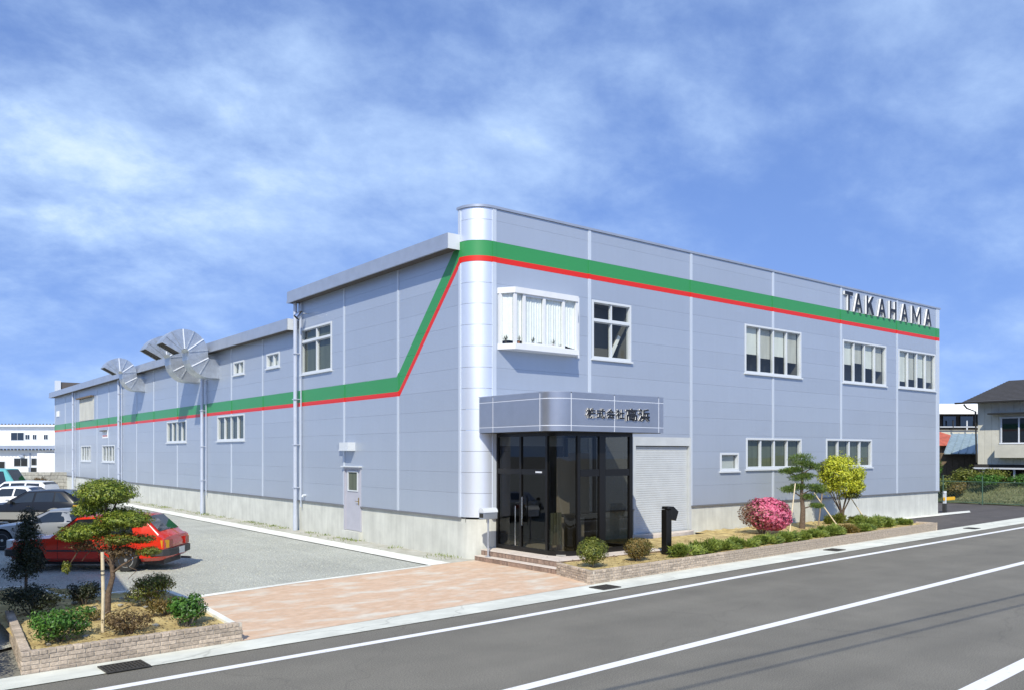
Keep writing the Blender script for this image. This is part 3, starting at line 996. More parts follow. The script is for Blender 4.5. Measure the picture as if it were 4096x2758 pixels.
for i, (x, y, lab) in enumerate(((0.98, -0.14, 'small potted plant at the left corner of the bay window'), (1.30, -0.30, 'leafy potted plant second from left in the bay window'),
                                 (1.80, -0.31, 'small potted plant in the middle pane of the bay window'), (2.55, -0.31, 'small dark potted plant in the right pane of the bay window'))):
    PP = thing('potted_plant', (x, y, 5.912), lab, 'potted plant', 'plants on the bay window board')
    MB().lathe([(0.03, 5.914), (0.045, 5.98)], 10, 'z', (x, y, 0)).build('pot', 'terracotta' if i % 2 else 'car_plastic', PP, smooth=40)
    mb = MB()
    for k in range(16):
        a = k*2.4; r_ = .02 + .004*k; h_ = 6.02 + .006*((k*7) % 16)
        mb.quad((x, y, 5.98), (x+r_*math.cos(a)-.012*math.sin(a), y+r_*.6*math.sin(a), h_), (x+1.6*r_*math.cos(a), y+r_*math.sin(a)*.8, h_+.05), (x+r_*math.cos(a)+.012*math.sin(a), y+r_*.6*math.sin(a), h_))
    mb.build('leaves', 'leaf_dark', PP, recalc=False)
LB = MB(); LB.prism([(5.35, 5.83), (5.50, 5.83), (5.92, 6.55), (5.82, 6.60)], lambda u, v, t: (u, t, v), .30, .33)
tag(LB.build('leaning_board', 'bg_white'), 'white board leaning inside the upper window beside the bay', 'board')
# personnel door on the yard side -----------------------------------------
def yard_door():
    a0, a1, z0, z1 = DOOR
    fr = MB()
    fbox(fr, TL, a0-.02, a0+.06, -0.12, 0.02, z0, z1-.06); fbox(fr, TL, a1-.06, a1+.02, -0.12, 0.02, z0, z1-.06)
    fbox(fr, TL, a0-.02, a1+.02, -0.12, 0.02, z1-.06, z1)
    d = fr.build('yard_door', 'door_paint', B)
    lf = MB()
    for r in subtract((a0+.062, a1-.062, z0+.01, z1-.065), [(6.68, 7.32, 1.66, 2.26)]): fbox(lf, TL, r[0], r[1], -0.06, -0.02, r[2], r[3])
    lf.build('door_leaf', 'door_paint', d)
    w = MB()
    for q in ((6.64, 6.68, 1.62, 2.30), (7.32, 7.36, 1.62, 2.30), (6.68, 7.32, 1.62, 1.66), (6.68, 7.32, 2.26, 2.30)): fbox(w, TL, q[0], q[1], -0.019, 0.004, q[2], q[3])
    w.build('window_frame', 'white_frame', d)
    g_ = MB(); fbox(g_, TL, 6.681, 7.319, -0.045, -0.035, 1.661, 2.259); g_.build('pane', 'blind_dark', d)
    h_ = MB(); fbox(h_, TL, 6.56, 6.62, -0.019, -0.008, 1.18, 1.42); h_.tube([(0.0, 6.59, 1.30), (0.05-.10, 6.59, 1.30), (-0.05, 6.71, 1.30)], 0.012, 6); h_.build('door_handle', 'brass', d)
    c_ = MB(); fbox(c_, TL, a0-.08, a1+.06, -0.02, 0.12, z1+.01, z1+.05); c_.build('door_hood', 'white_frame', d)
    s_ = MB(); fbox(s_, TL, a0-.02, a1+.02, -0.1, 0.10, 0.02, z0-.012); s_.build('door_step', 'concrete', d)
yard_door()
# lamp with a white box over the door, spotlight higher up, small tap, meter
mb = MB(); fbox(mb, TL, 6.80, 7.42, 0.0, 0.30, 2.98, 3.02); fbox(mb, TL, 6.80, 7.42, 0.0, 0.28, 3.021, 3.26)
wb = mb.build('door_light', 'white_frame', B)
mb = MB(); fbox(mb, TL, 7.46, 7.80, 0.02, 0.16, 3.02, 3.20); mb.build('lamp_cage', 'galvanised', wb)
sp = MB(); sp.tube([(0.0, 10.55, 8.02), (-0.20, 10.55, 8.02), (-0.26, 10.55, 7.98)], 0.02, 6); so = sp.build('spotlight', 'white_frame', B)
sp = MB(); sp.tube([(-0.22, 10.50, 8.06), (-0.30, 10.52, 7.98), (-0.42, 10.56, 7.84)], [0.05, 0.10, 0.14], 12); sp.build('lamp_head', 'chrome', so, smooth=40)
sp = MB(); sp.tube([(-0.424, 10.561, 7.835), (-0.428, 10.562, 7.83)], [0.125, 0.125], 12); sp.build('lamp_mouth', 'hole', so)
mb = MB(); mb.tube([(0, 10.72, 1.34), (-0.10, 10.72, 1.34), (-0.13, 10.72, 1.28)], 0.04, 8); mb.build('wall_vent', 'white_frame', B, smooth=40)
# wall louvre, little sign and box at the far end
mb = MB(); fbox(mb, TL, 45.7, 50.3, 0.001, 0.03, 5.25, 6.85); lv = mb.build('louvre', 'blind_shade', B)
for k in range(14):
    mb = MB(); fbox(mb, TL, 45.75+k*.325, 45.9+k*.325, 0.031, 0.06, 5.27, 6.83); mb.build('slat', 'blind_shade', lv)
mb = MB(); fbox(mb, TL, 45.6, 50.4, 0.02, 0.25, 6.86, 6.95); mb.build('louvre_hood', 'old_wood', lv)
mb = MB(); fbox(mb, TL, 41.5, 43.0, 0.001, 0.03, 3.9, 4.42); nb = mb.build('notice_board', 'bg_white', B)
mb = MB(); fbox(mb, TL, 41.6, 42.9, 0.031, 0.036, 4.0, 4.1); mb.build('notice_line', 'lamp_red', nb)
mb = MB(); fbox(mb, TL, 41.55, 42.95, 0.031, 0.22, 4.36, 4.42); mb.build('notice_hood', 'soffit', nb)
mb = MB(); fbox(mb, TL, 58.3, 59.3, 0.001, 0.05, 5.9, 6.35); mb.build('wall_box', 'bg_white', B)

# downpipes
for y, zt in ((11.26, 8.5), (21.97, 7.52), (37.97, 7.52), (51.97, 7.52)):
    mb = MB(); mb.tube([(-0.16, y, 0.55), (-0.16, y, zt)], 0.075, 12)
    dp = mb.build('downpipe', 'pipe', B, smooth=40)
    mb = MB(); mb.tube([(-0.16, y, 0.01), (-0.16, y, 0.56)], 0.088, 12); mb.build('pipe_boot', 'pipe', dp, smooth=40)
    for z in (1.6, 3.2, 4.9, 6.6):
        mb = MB(); mb.box(-0.25, -0.02, y-.10, y+.10, z, z+.03); mb.build('pipe_bracket', 'pipe', dp)
    mb = MB(); mb.tube([(-0.06, y-.28, 0.9), (-0.06, y-.28, zt-.02)], 0.025, 8); mb.build('conduit', 'pipe', dp)

# ventilation ducts curling out over the eave
def duct(y0, th, s, xoff=0.0):
    C1 = (-0.30*s + xoff, 7.27); C2 = (C1[0] - 1.11*s, 7.40)
    ri, ro = 0.09*s, 0.95*s
    sec = [((0.0, C1[1]-ri), (0.0, C1[1]-ro))]
    for i in range(0, 10):
        t = rad(270 - 10*i); sec.append(((C1[0]+ri*math.cos(t), C1[1]+ri*math.sin(t)), (C1[0]+ro*math.cos(t), C1[1]+ro*math.sin(t))))
    r2i, r2o = (C1[0]-ri)-C2[0], 0
    ri2 = (C1[0]-ro) - C2[0]; ro2 = (C1[0]-ri) - C2[0]
    ri2 = max(ri2, 0.05*s)
    for i in range(0, 17):
        t = rad(9.5*i); sec.append(((C2[0]+ro2*math.cos(t), C2[1]+ro2*math.sin(t)), (C2[0]+ri2*math.cos(t), C2[1]+ri2*math.sin(t))))
    t = rad(152); tx, tz = -math.sin(t)*.14*s, math.cos(t)*.14*s
    a, b = sec[-1]; sec.append(((a[0]+tx, a[1]+tz), (b[0]+tx, b[1]+tz)))
    mb = MB(); n = len(sec); y1 = y0 + th
    for i in range(n-1):
        (a0, b0), (a1, b1) = sec[i], sec[i+1]
        for y in (y0, y1): mb.quad((a0[0], y, a0[1]), (a1[0], y, a1[1]), (b1[0], y, b1[1]), (b0[0], y, b0[1]))
        for p, q in ((a0, a1), (b0, b1)): mb.quad((p[0], y0, p[1]), (q[0], y0, q[1]), (q[0], y1, q[1]), (p[0], y1, p[1]))
    d = mb.build('ventilation_duct', 'galvanised', B, recalc=True)
    for k in (4, 7, 12, 15, 18, 21, 24, 26):
        if k >= n: continue
        a, b = sec[k]
        m_ = MB(); dx, dz = b[0]-a[0], b[1]-a[1]; L = math.hypot(dx, dz); ux, uz = -dz/L*.02, dx/L*.02
        m_.prism([(a[0]+ux, a[1]+uz), (b[0]+ux, b[1]+uz), (b[0]-ux, b[1]-uz), (a[0]-ux, a[1]-uz)], lambda u, v, t: (u, t, v), y0-.03, y0-.001)
        m_.build('rib', 'duct_rib' if k in (7, 15, 21) else 'galvanised', d)
    a, b = sec[-1]; p, q = sec[-2]
    e = 0.05*s; dx, dz = (p[0]-a[0])*.25, (p[1]-a[1])*.25
    m_ = MB(); m_.quad((a[0]+dx, y0+e, a[1]+dz), (b[0]+dx, y0+e, b[1]+dz), (b[0]+dx, y1-e, b[1]+dz), (a[0]+dx, y1-e, a[1]+dz)); m_.build('duct_mouth', 'duct_dark', d, recalc=False)
    m_ = MB(); m_.tube([(a[0], y0, a[1]), (b[0], y0, b[1]), (b[0], y1, b[1]), (a[0], y1, a[1]), (a[0], y0, a[1])], 0.022, 4); m_.build('mouth_flange', 'galvanised', d)
duct(20.0, 0.95, 1.0, -0.13); duct(22.75, 0.95, 1.0, -0.13); duct(32.5, 0.9, 0.86, -0.12)

# roller shutter
mb = MB(); a0, a1, z0, z1 = SHUT
fbox(mb, TF, a0-.02, a0+.08, -0.25, 0.01, z0, z1); fbox(mb, TF, a1-.08, a1+.02, -0.25, 0.01, z0, z1); fbox(mb, TF, a0+.081, a1-.081, -0.25, 0.0, z1-.28, z1)
rs = mb.build('roller_shutter', 'shutter', B)
slat = MB(); w_ = (a1-a0-.18)/2
prof = [(0.0, 0.001), (0.004, 0.012), (0.006, 0.036), (0.004, 0.06), (0.0, 0.0715), (-0.006, 0.036)]
slat.prism(prof, lambda u, v, t: (t, -u, v), -w_, w_)
sme = slat.mesh('slat', 'shutter')
k = 0
while z0+0.03+0.0725*k < z1-.33:
    o = bpy.data.objects.new('slat', sme); col.objects.link(o); o.parent = rs; o.location = ((a0+a1)/2, 0.10, z0+.03+.0725*k); k += 1
mb = MB(); fbox(mb, TF, a0+.09, a1-.09, -0.13, -0.08, z0, z0+.03); mb.build('bottom_bar', 'shutter', rs)
mb = MB(); pts = [(6.0 + 0.0, 0.02)] + [(6.05+3.0*i/14, 0.05+0.42*math.sin(math.pi*i/14)**0.6) for i in range(15)]
mb.prism([(u, v) for u, v in pts] , lambda u, v, t: (u, -v, t), 0.05, 0.325); mb.build('shutter_step', 'tread', rs)

# entrance vestibule -----------------------------------------------------
VX0, VX1, VY, VR, VZ0, VZ1 = 0.75, 3.33, 2.68, 0.55, 0.30, 3.44
def vest():
    fr = MB(); fn = lambda u, v, t: (u, -v, t)
    arc = [(VX0+VR - VR*math.cos(t), VY-VR + VR*math.sin(t)) for t in [math.pi/2*i/8 for i in range(9)]]
    outer = [(VX0, 0.0)] + arc + [(VX1, VY), (VX1, 0.0)]
    def ring(z0, z1, th):
        nonlocal fr
        c = Vector(((VX0+VX1)/2, VY/2))
        arc2 = [(VX0+VR - (VR-th)*math.cos(t), VY-VR + (VR-th)*math.sin(t)) for t in [math.pi/2*i/8 for i in range(9)]]
        inn = [(VX0+th, 0.0)] + arc2 + [(VX1-th, VY-th), (VX1-th, 0.0)]
        n0 = len(fr.v); k = len(outer)
        fr.v += [fn(u, v, z0) for u, v in outer] + [fn(u, v, z0) for u, v in inn] + [fn(u, v, z1) for u, v in outer] + [fn(u, v, z1) for u, v in inn]
        for i in range(k-1):
            for q in ((i, i+1, k+i+1, k+i), (2*k+i, 3*k+i, 3*k+i+1, 2*k+i+1), (i, 2*k+i, 2*k+i+1, i+1), (k+i, k+i+1, 3*k+i+1, 3*k+i)):
                fr.f.append(tuple(n0+j for j in q)); fr.mi.append(0)
    ring(VZ0, VZ0+0.12, 0.07)
    v = fr.build('entrance_vestibule', 'black_frame', B, smooth=40)
    fr = MB(); ring(VZ1-0.10, VZ1, 0.07); fr.build('head_frame', 'black_frame', v, smooth=40)
    def bar(x0, x1, y0, y1, z0, z1, nm='mullion', m_='black_frame'):
        b_ = MB(); b_.box(x0, x1, -y0, -y1, z0, z1); return b_.build(nm, m_, v)
    zb, zt = VZ0+.121, VZ1-.101
    for y in (0.04, 1.06, 2.12): bar(VX0-.004, VX0+.075, y-.035, y+.035, zb, zt)
    bar(VX0, VX0+.06, 0.08, 1.02, 2.34, 2.48, 'transom'); bar(VX0, VX0+.06, 1.10, 2.08, 2.34, 2.48, 'transom')
    for x, w_ in ((1.36, .05), (2.20, .11), (3.27, .06)): bar(x-w_, x+w_, VY-.08, VY+.004, zb, zt)
    bar(1.42, 2.08, VY-.07, VY, 2.30, 2.48, 'transom'); bar(2.32, 3.20, VY-.07, VY, 2.30, 2.48, 'transom')
    bar(VX1-.07, VX1+.003, 0.0, .08, zb, zt); bar(VX1-.08, VX1+.003, 1.2, 1.28, zb, zt)
    def pane(p, q, z0, z1, m_='glass_dark'):
        b_ = MB(); b_.quad((p[0], -p[1], z0), (q[0], -q[1], z0), (q[0], -q[1], z1), (p[0], -p[1], z1)); b_.build('pane', m_, v, recalc=False)
    e = .035
    for y0, y1 in ((.08, 1.02), (1.10, 2.08)):
        pane((VX0+e, y0), (VX0+e, y1), zb, 2.34); pane((VX0+e, y0), (VX0+e, y1), 2.48, zt)
    for x0, x1 in ((1.42, 2.08), (2.32, 3.20)):
        pane((x0, VY-e), (x1, VY-e), zb, 2.30); pane((x0, VY-e), (x1, VY-e), 2.48, zt)
    for y0, y1 in ((.08, 1.2), (1.28, VY-.08)): pane((VX1-e, y0), (VX1-e, y1), zb, zt)
    cg = MB()
    a2 = [(VX0+VR - (VR-e)*math.cos(t), VY-VR + (VR-e)*math.sin(t)) for t in [math.pi/2*i/8 for i in range(9)]]
    for i in range(8): cg.quad((a2[i][0], -a2[i][1], zb), (a2[i+1][0], -a2[i+1][1], zb), (a2[i+1][0], -a2[i+1][1], zt), (a2[i][0], -a2[i][1], zt))
    cgm = cg.mesh('pane', 'glass_dark', recalc=False)
    bm = bmesh.new(); bm.from_mesh(cgm); bmesh.ops.remove_doubles(bm, verts=bm.verts, dist=1e-5)
    for f in bm.faces: f.smooth = True
    bm.to_mesh(cgm); bm.free(); link('pane', cgm, v)
    # door hardware and the sensor letters on the transom
    hd = MB(); hd.tube([(VX0-.06, -1.20, 1.0), (VX0-.06, -1.20, 1.75)], 0.018, 8); hd.tube([(VX0, -1.20, 1.08), (VX0-.06, -1.20, 1.08)], .012, 6); hd.tube([(VX0, -1.20, 1.67), (VX0-.06, -1.20, 1.67)], .012, 6)
    hd.build('door_handle', 'chrome', v, smooth=40)
    hd = MB(); hd.tube([(VX0-.06, -0.92, 0.45), (VX0-.06, -0.92, 1.5)], 0.016, 8); hd.build('door_handle', 'chrome', v, smooth=40)
    b_ = MB(); b_.box(VX0-.012, VX0-.001, -1.95, -1.70, 2.39, 2.43); b_.build('door_sensor', 'joint_white', v)
    # inside: floor, light wall panel, counter, curtain, sofa
    b_ = MB(); b_.box(VX0+.08, VX1-.09, -VY+.09, -0.05, VZ0+.005, VZ0+.03); b_.build('vestibule_floor', 'interior_light', v)
    b_ = MB(); b_.box(2.42, 3.18, -1.15, -1.10, VZ0+.04, 2.9); b_.build('inner_screen', 'interior_light', v)
    b_ = MB(); b_.box(1.55, 1.98, -1.65, -1.60, VZ0+.04, 2.8); b_.build('inner_screen', 'interior_light', v)
    b_ = MB(); b_.box(1.50, 2.40, -2.35, -1.85, 1.22, 1.30); b_.box(1.55, 1.62, -2.3, -1.9, VZ0+.04, 1.219); b_.box(2.28, 2.35, -2.3, -1.9, VZ0+.04, 1.219); b_.build('counter', 'bronze_frame', v)
    cu_ = MB(); xs = [1.02+.05*i for i in range(9)]
    for i in range(8): cu_.quad((xs[i], -1.95+(.03 if i % 2 else 0), .5), (xs[i+1], -1.95+(0 if i % 2 else .03), .5), (xs[i+1], -1.95+(0 if i % 2 else .03), 1.35), (xs[i], -1.95+(.03 if i % 2 else 0), 1.35))
    cu_.build('cloth', 'blind_dark', v, recalc=False)
    return v
vest()

# canopy ------------------------------------------------------------------
def canopy():
    x0, x1, yf, r, z0, z1 = 0.17, 4.10, 3.10, 0.55, 3.445, 4.40
    fn = lambda u, v, t: (u, -v, t)
    def outline(e):
        arc = [(x0+r - (r-e)*math.cos(t), yf-r + (r-e)*math.sin(t)) for t in [math.pi/2*i/12 for i in range(13)]]
        return [(x0+e, -0.02)] + arc + [(x1-e, yf-e), (x1-e, -0.02)]
    core = MB(); core.prism(outline(0.007), fn, z0+.004, z1-.02)
    c = core.build('entrance_canopy', 'joint_white', B, smooth=40)
    so_ = MB(); so_.prism(outline(0.06), fn, z0-.012, z0+.003); so_.build('canopy_soffit', 'bronze_frame', c)
    zs = [z0, 3.585, 4.250, z1]
    # runs along the outline: (start point list)
    L_side = yf - r
    segs = [[(x0, 0.0), (x0, 0.62)], [(x0, 0.62), (x0, L_side)],
            [(x0+r - r*math.cos(t), yf-r + r*math.sin(t)) for t in [math.pi/2*i/12 for i in range(13)]],
            [(x0+r, yf), (2.22, yf)], [(2.22, yf), (3.90, yf)], [(3.90, yf), (x1, yf)], [(x1, yf), (x1, 0.0)]]
    for sg in segs:
        for i in range(3):
            g = 0.013
            mb = MB(); pts = list(sg)
            d0 = Vector((pts[1][0]-pts[0][0], pts[1][1]-pts[0][1])).normalized()*g*1.2; d1 = Vector((pts[-1][0]-pts[-2][0], pts[-1][1]-pts[-2][1])).normalized()*g*1.2
            pts[0] = (pts[0][0]+d0.x, pts[0][1]+d0.y); pts[-1] = (pts[-1][0]-d1.x, pts[-1][1]-d1.y)
            cx, cy = x0+r, yf-r
            inn = []
            for (u, v) in pts:
                if u <= cx+1e-6 and v >= cy-1e-6 and len(pts) > 2:
                    q = Vector((u-cx, v-cy)); q = q*(1-.006/r); inn.append((cx+q.x, cy+q.y))
                elif abs(u-x0) < 1e-4: inn.append((u+.006, v))
                elif abs(u-x1) < 1e-4 and abs(pts[0][0]-pts[-1][0]) < 1e-4: inn.append((u-.006, v))
                else: inn.append((u, v-.006))
            k = len(pts)
            za, zb = zs[i]+(g if i else 0), zs[i+1]-(g if i < 2 else 0)
            mb.v = [fn(u, v, za) for u, v in pts] + [fn(u, v, za) for u, v in inn] + [fn(u, v, zb) for u, v in pts] + [fn(u, v, zb) for u, v in inn]
            for j in range(k-1):
                for q in ((j, j+1, k+j+1, k+j), (2*k+j, 3*k+j, 3*k+j+1, 2*k+j+1), (j, 2*k+j, 2*k+j+1, j+1)):
                    mb.f.append(q); mb.mi.append(0)
            for j in (0, k-1): mb.f.append((j, k+j, 3*k+j, 2*k+j)); mb.mi.append(0)
            mb.build('canopy_panel', 'canopy_metal', c, smooth=40)
    tp = MB(); tp.prism(outline(0.0), fn, z1+.001, z1+.02); tp.build('canopy_top', 'fascia', c)
    # raised characters
    def glyph(ch, xl, w, zb, h):
        cu = bpy.data.curves.new('letter', 'FONT')
        cu.body = ch; cu.size = 1.0; cu.extrude = 0.12; cu.offset = 0.026; cu.resolution_u = 3
        tmp = bpy.data.objects.new('tmp_letter', cu); col.objects.link(tmp)
        dg = bpy.context.evaluated_depsgraph_get()
        me = bpy.data.meshes.new_from_object(tmp.evaluated_get(dg))
        bpy.data.objects.remove(tmp); bpy.data.curves.remove(cu)
        co = np.empty(len(me.vertices)*3); me.vertices.foreach_get('co', co); co = co.reshape(-1, 3)
        mn, mx = co.min(0), co.max(0)
        s = (co-mn)/(mx-mn)
        new = np.stack([xl+s[:, 0]*w, -(yf+.012+s[:, 2]*.025), zb+s[:, 1]*h], 1)
        me.vertices.foreach_set('co', new.reshape(-1))
        me.materials.clear(); me.materials.append(M['letter_side']); me.materials.append(M['letter_face'])
        me.update()
        for p in me.polygons:
            p.material_index = 1 if abs(p.normal.y) > 0.9 else 0
            p.use_smooth = False
        link('letter', me, c)
    for i, ch in enumerate('株式会社'): glyph(ch, 1.20+i*.345, .315, 3.775, .255)
    for i, ch in enumerate('高浜'): glyph(ch, 2.60+i*.475, .44, 3.735, .335)
    return c
canopy()

# TAKAHAMA letters on the parapet -------------------------------------------
def letter_polys(ch, w, h, s):
    if ch == 'T': return [[(0, h-s), (0, h), (w, h), (w, h-s), (w/2+s/2, h-s), (w/2+s/2, 0), (w/2-s/2, 0), (w/2-s/2, h-s)]]
    if ch == 'H': return [[(0, 0), (0, h), (s, h), (s, h*.57), (w-s, h*.57), (w-s, h), (w, h), (w, 0), (w-s, 0), (w-s, h*.57-s), (s, h*.57-s), (s, 0)]]
    if ch == 'A':
        ax = w/2; yi = h*0.72
        def inner(y): return s + (ax-s)*y/yi
        l = [(0, 0), (s, 0), (ax, yi), (ax, h), (ax-s*.55, h)]
        r_ = [(w-u, v) for u, v in reversed(l)]
        y0, y1 = h*.24, h*.24+s*.95
        c = [(inner(y0), y0), (w-inner(y0), y0), (w-inner(y1), y1), (inner(y1), y1)]
        return [l, r_, c]
    if ch == 'K':
        y0 = h*.30; m_ = (h-y0)/(w-s)
        up = [(s, y0), (w, h), (w-1.3*s, h), (s, y0+1.3*s*m_)]
        pa = (s+.16*(w-s), y0+.16*(w-s)*m_); pb = (s+.52*(w-s), y0+.52*(w-s)*m_)
        return [[(0, 0), (s, 0), (s, h), (0, h)], up, [pa, (w-1.2*s, 0), (w+.02, 0), pb]]
    if ch == 'M':
        d = [(s, h), (s, h-.34*h), (w/2, .05*h), (w/2, .36*h)]
        return [[(0, 0), (s, 0), (s, h), (0, h)], [(w-s, 0), (w, 0), (w, h), (w-s, h)], d, [(w-u, v) for u, v in reversed(d)]]
for ch, x0, x1 in (('T', 18.45, 19.05), ('A', 19.17, 19.80), ('K', 20.14, 20.72), ('A', 21.08, 21.71), ('H', 22.07, 22.63), ('A', 23.05, 23.66), ('M', 24.04, 24.87), ('A', 25.25, 25.87)):
    mb = MB()
    for pl in letter_polys(ch, x1-x0+.02, 0.77, 0.140): mb.prism(pl, lambda u, v, t: (x0+u, -t, 8.70+v), 0.012, 0.088, side_mi=0, cap_mi=1)
    mb.build('letter', ['letter_side', 'letter_face'], B)

# ------------------------------------------------------------------ entrance steps
def steps():
    S = thing('entrance_steps', (0.6, -1.6, 0), 'two low entrance steps edged with brown upright bricks', 'steps')
    mb = MB(); mb.box(0.06, 4.0, -3.30, -0.02, 0.017, 0.128); mb.build('lower_core', 'mortar', S)
    mb = MB(); mb.box(-0.015, 4.0, -3.36, -0.02, 0.130, 0.150); mb.build('lower_tread', 'tread', S, bevel=0.006)
    mb = MB(); mb.box(0.27, 4.0, -3.14, -0.02, 0.152, 0.272); mb.build('upper_core', 'mortar', S)
    mb = MB(); mb.box(0.20, 4.06, -3.20, -0.02, 0.275, 0.298); mb.build('upper_tread', 'tread', S, bevel=0.006)
    bk = MB(); bk.box(-0.027, 0.027, -0.03, 0.03, 0.0, 0.110)
    bme = bk.mesh('riser_brick', 'step_tile', bevel=0.004)
    def put(x, y, z, rz):
        o = bpy.data.objects.new('riser_brick', bme); col.objects.link(o); o.parent = S
        o.location = (x-0.6 + random.uniform(-.002, .002), y+1.6, z); o.rotation_euler = (0, 0, rz)
    n = 50
    for i in range(n): put(0.026, -0.06-(3.24)*i/(n-1), 0.018, math.pi/2)
    for i in range(n-2): put(0.24, -0.06-(3.06)*i/(n-3), 0.156, math.pi/2)
    for i in range(56): put(0.30+3.7*i/55, -3.165, 0.156, 0)
    return S
steps()

# ------------------------------------------------------------------ planters
brick_me = MB().box(-0.105, 0.105, -0.05, 0.05, 0, 0.052).mesh('brick', 'brick', bevel=0.005)
cap_me = MB().box(-0.0475, 0.0475, -0.06, 0.06, 0, 0.058).mesh('brick', 'brick', bevel=0.006)
def brick_wall(P, p0, p1, built, rest=True, ncourse=4):
    """brick wall whose outer face runs p0 -> p1 (outside on the right-hand side); pieces up to 'built' metres are single bricks"""
    p0, p1 = Vector(p0), Vector(p1)
    d = (p1-p0); L = d.length; d.normalize(); inn = Vector((-d.y, d.x)); ang = math.atan2(d.y, d.x)
    b = P.location
    core = MB()
    q = [p0 + inn*.012 + d*.012, p1 + inn*.012 - d*.012, p1 + inn*.112 - d*.012, p0 + inn*.112 + d*.012]
    core.prism([(v.x, v.y) for v in q], lambda u, v, t: (u, v, t), 0.0, 0.292)
    core.build('mortar_bed', 'mortar', P)
    far = MB()
    def put(me, s, off, z, sc, dims):
        c = p0 + d*s + inn*off
        if s <= built:
            o = bpy.data.objects.new('brick', me); col.objects.link(o); o.parent = P
            o.location = (c.x-b.x, c.y-b.y, z); o.rotation_euler = (0, 0, ang + random.uniform(-.012, .012)); o.scale = (sc, 1, 1)
        else:
            hx, hy, hz = dims[0]*sc, dims[1], dims[2]
            n = len(far.v)
            for zz in (z, z+hz):
                for u, v in ((-hx, -hy), (hx, -hy), (hx, hy), (-hx, hy)):
                    w = c + d*u + inn*v; far.v.append((w.x, w.y, zz))
            for f in ((4, 5, 6, 7), (0, 1, 5, 4), (1, 2, 6, 5), (2, 3, 7, 6), (3, 0, 4, 7)): far.f.append(tuple(n+i for i in f)); far.mi.append(0)
    for k in range(ncourse):
        s = 0.0; first = k % 2
        while s < L - 0.02:
            ln_ = 0.105 if first else 0.21; first = 0
            ln_ = min(ln_, L-s)
            put(brick_me, s+ln_/2, 0.05+random.uniform(-.004, .004), 0.003+k*.0595, ln_/0.21, (0.105, .05, .052))
            s += ln_ + 0.011
    s = 0.0
    while s < L-0.096:
        put(cap_me, s+.0475, 0.056+random.uniform(-.003, .003), 0.2415, 1.0, (0.0475, .06, .058)); s += .105
    if far.f:
        o = far.build('far_bricks', 'brick', P, recalc=False); o['kind'] = 'stuff'

PL = thing('planter', (-9.9, -5.7, 0), 'brick planter bed in left foreground with brown earth and bushes', 'planter')
brick_wall(PL, (-11.40, -5.80), (-8.41, -5.64), 9)
brick_wall(PL, (-11.16, -2.3), (-11.40, -5.78), 9)
def soil(P, pts, z, amp):
    """uneven earth filling a bed"""
    b = MB(); xs = [p[0] for p in pts]; ys = [p[1] for p in pts]
    bm = bmesh.new(); vs = [bm.verts.new((x, y, z)) for x, y in pts]; bm.faces.new(vs)
    bmesh.ops.triangulate(bm, faces=bm.faces)
    for _ in range(5):
        bmesh.ops.subdivide_edges(bm, edges=[e for e in bm.edges if e.calc_length() > 0.28], cuts=1, use_grid_fill=False)
        bmesh.ops.triangulate(bm, faces=bm.faces)
    for v in bm.verts:
        if not v.is_boundary: v.co.z += random.uniform(-amp*.3, amp)
    bmesh.ops.recalc_face_normals(bm, faces=bm.faces)
    if sum(f.normal.z for f in bm.faces) < 0: bmesh.ops.reverse_faces(bm, faces=bm.faces)
    me = bpy.data.meshes.new('soil'); bm.to_mesh(me); bm.free(); me.materials.append(M['soil'])
    for p in me.polygons: p.use_smooth = True
    return link('soil', me, P)
soil(PL, [(-11.29, -5.69), (-8.52, -5.54), (-8.38, -2.9), (-8.43, -1.62), (-8.95, -1.25), (-10.1, -1.15), (-10.4, 0.6), (-11.3, 0.9)], 0.21, 0.05)
kp = [(-8.49, -5.50), (-8.34, -2.9), (-8.39, -1.58), (-8.93, -1.19), (-10.06, -1.09), (-10.38, 0.66), (-11.3, 0.98)]
for a, b_ in zip(kp[:-1], kp[1:]):
    a, b_ = Vector(a), Vector(b_); d = (b_-a).normalized(); n_ = Vector((-d.y, d.x))*.055
    k = max(1, round((b_-a).length/0.6)); st = (b_-a)/k
    for i in range(k):
        p, q = a+st*i+d*.004, a+st*(i+1)-d*.004
        MB().prism([tuple(p-n_), tuple(q-n_), tuple(q+n_), tuple(p+n_)], lambda u, v, t: (u, v, t), 0, 0.262).build('kerb_block', 'kerb', PL, bevel=0.006)
PR = thing('planter', (9.0, -4.2, 0), 'long low brick planter bed along the factory front', 'planter')
brick_wall(PR, (-0.41, -4.96), (18.77, -3.62), 5.2)
brick_wall(PR, (-0.02, -3.38), (-0.40, -4.95), 9)
brick_wall(PR, (18.77, -3.62), (18.62, -2.9), 0)
soil(PR, [(-0.28, -4.84), (18.60, -3.50), (18.5, -2.9), (17.4, -0.4), (16.8, 0.02), (9.05, 0.02), (9.05, -0.55), (6.1, -0.55), (6.1, 0.0), (4.08, 0.0), (4.08, -3.22), (0.13, -3.39), (0.02, -3.40)], 0.235, 0.04)
MB().box(9.05, 17.4, -0.1, -0.03, 0, .25).build('back_edge', 'concrete', PR)

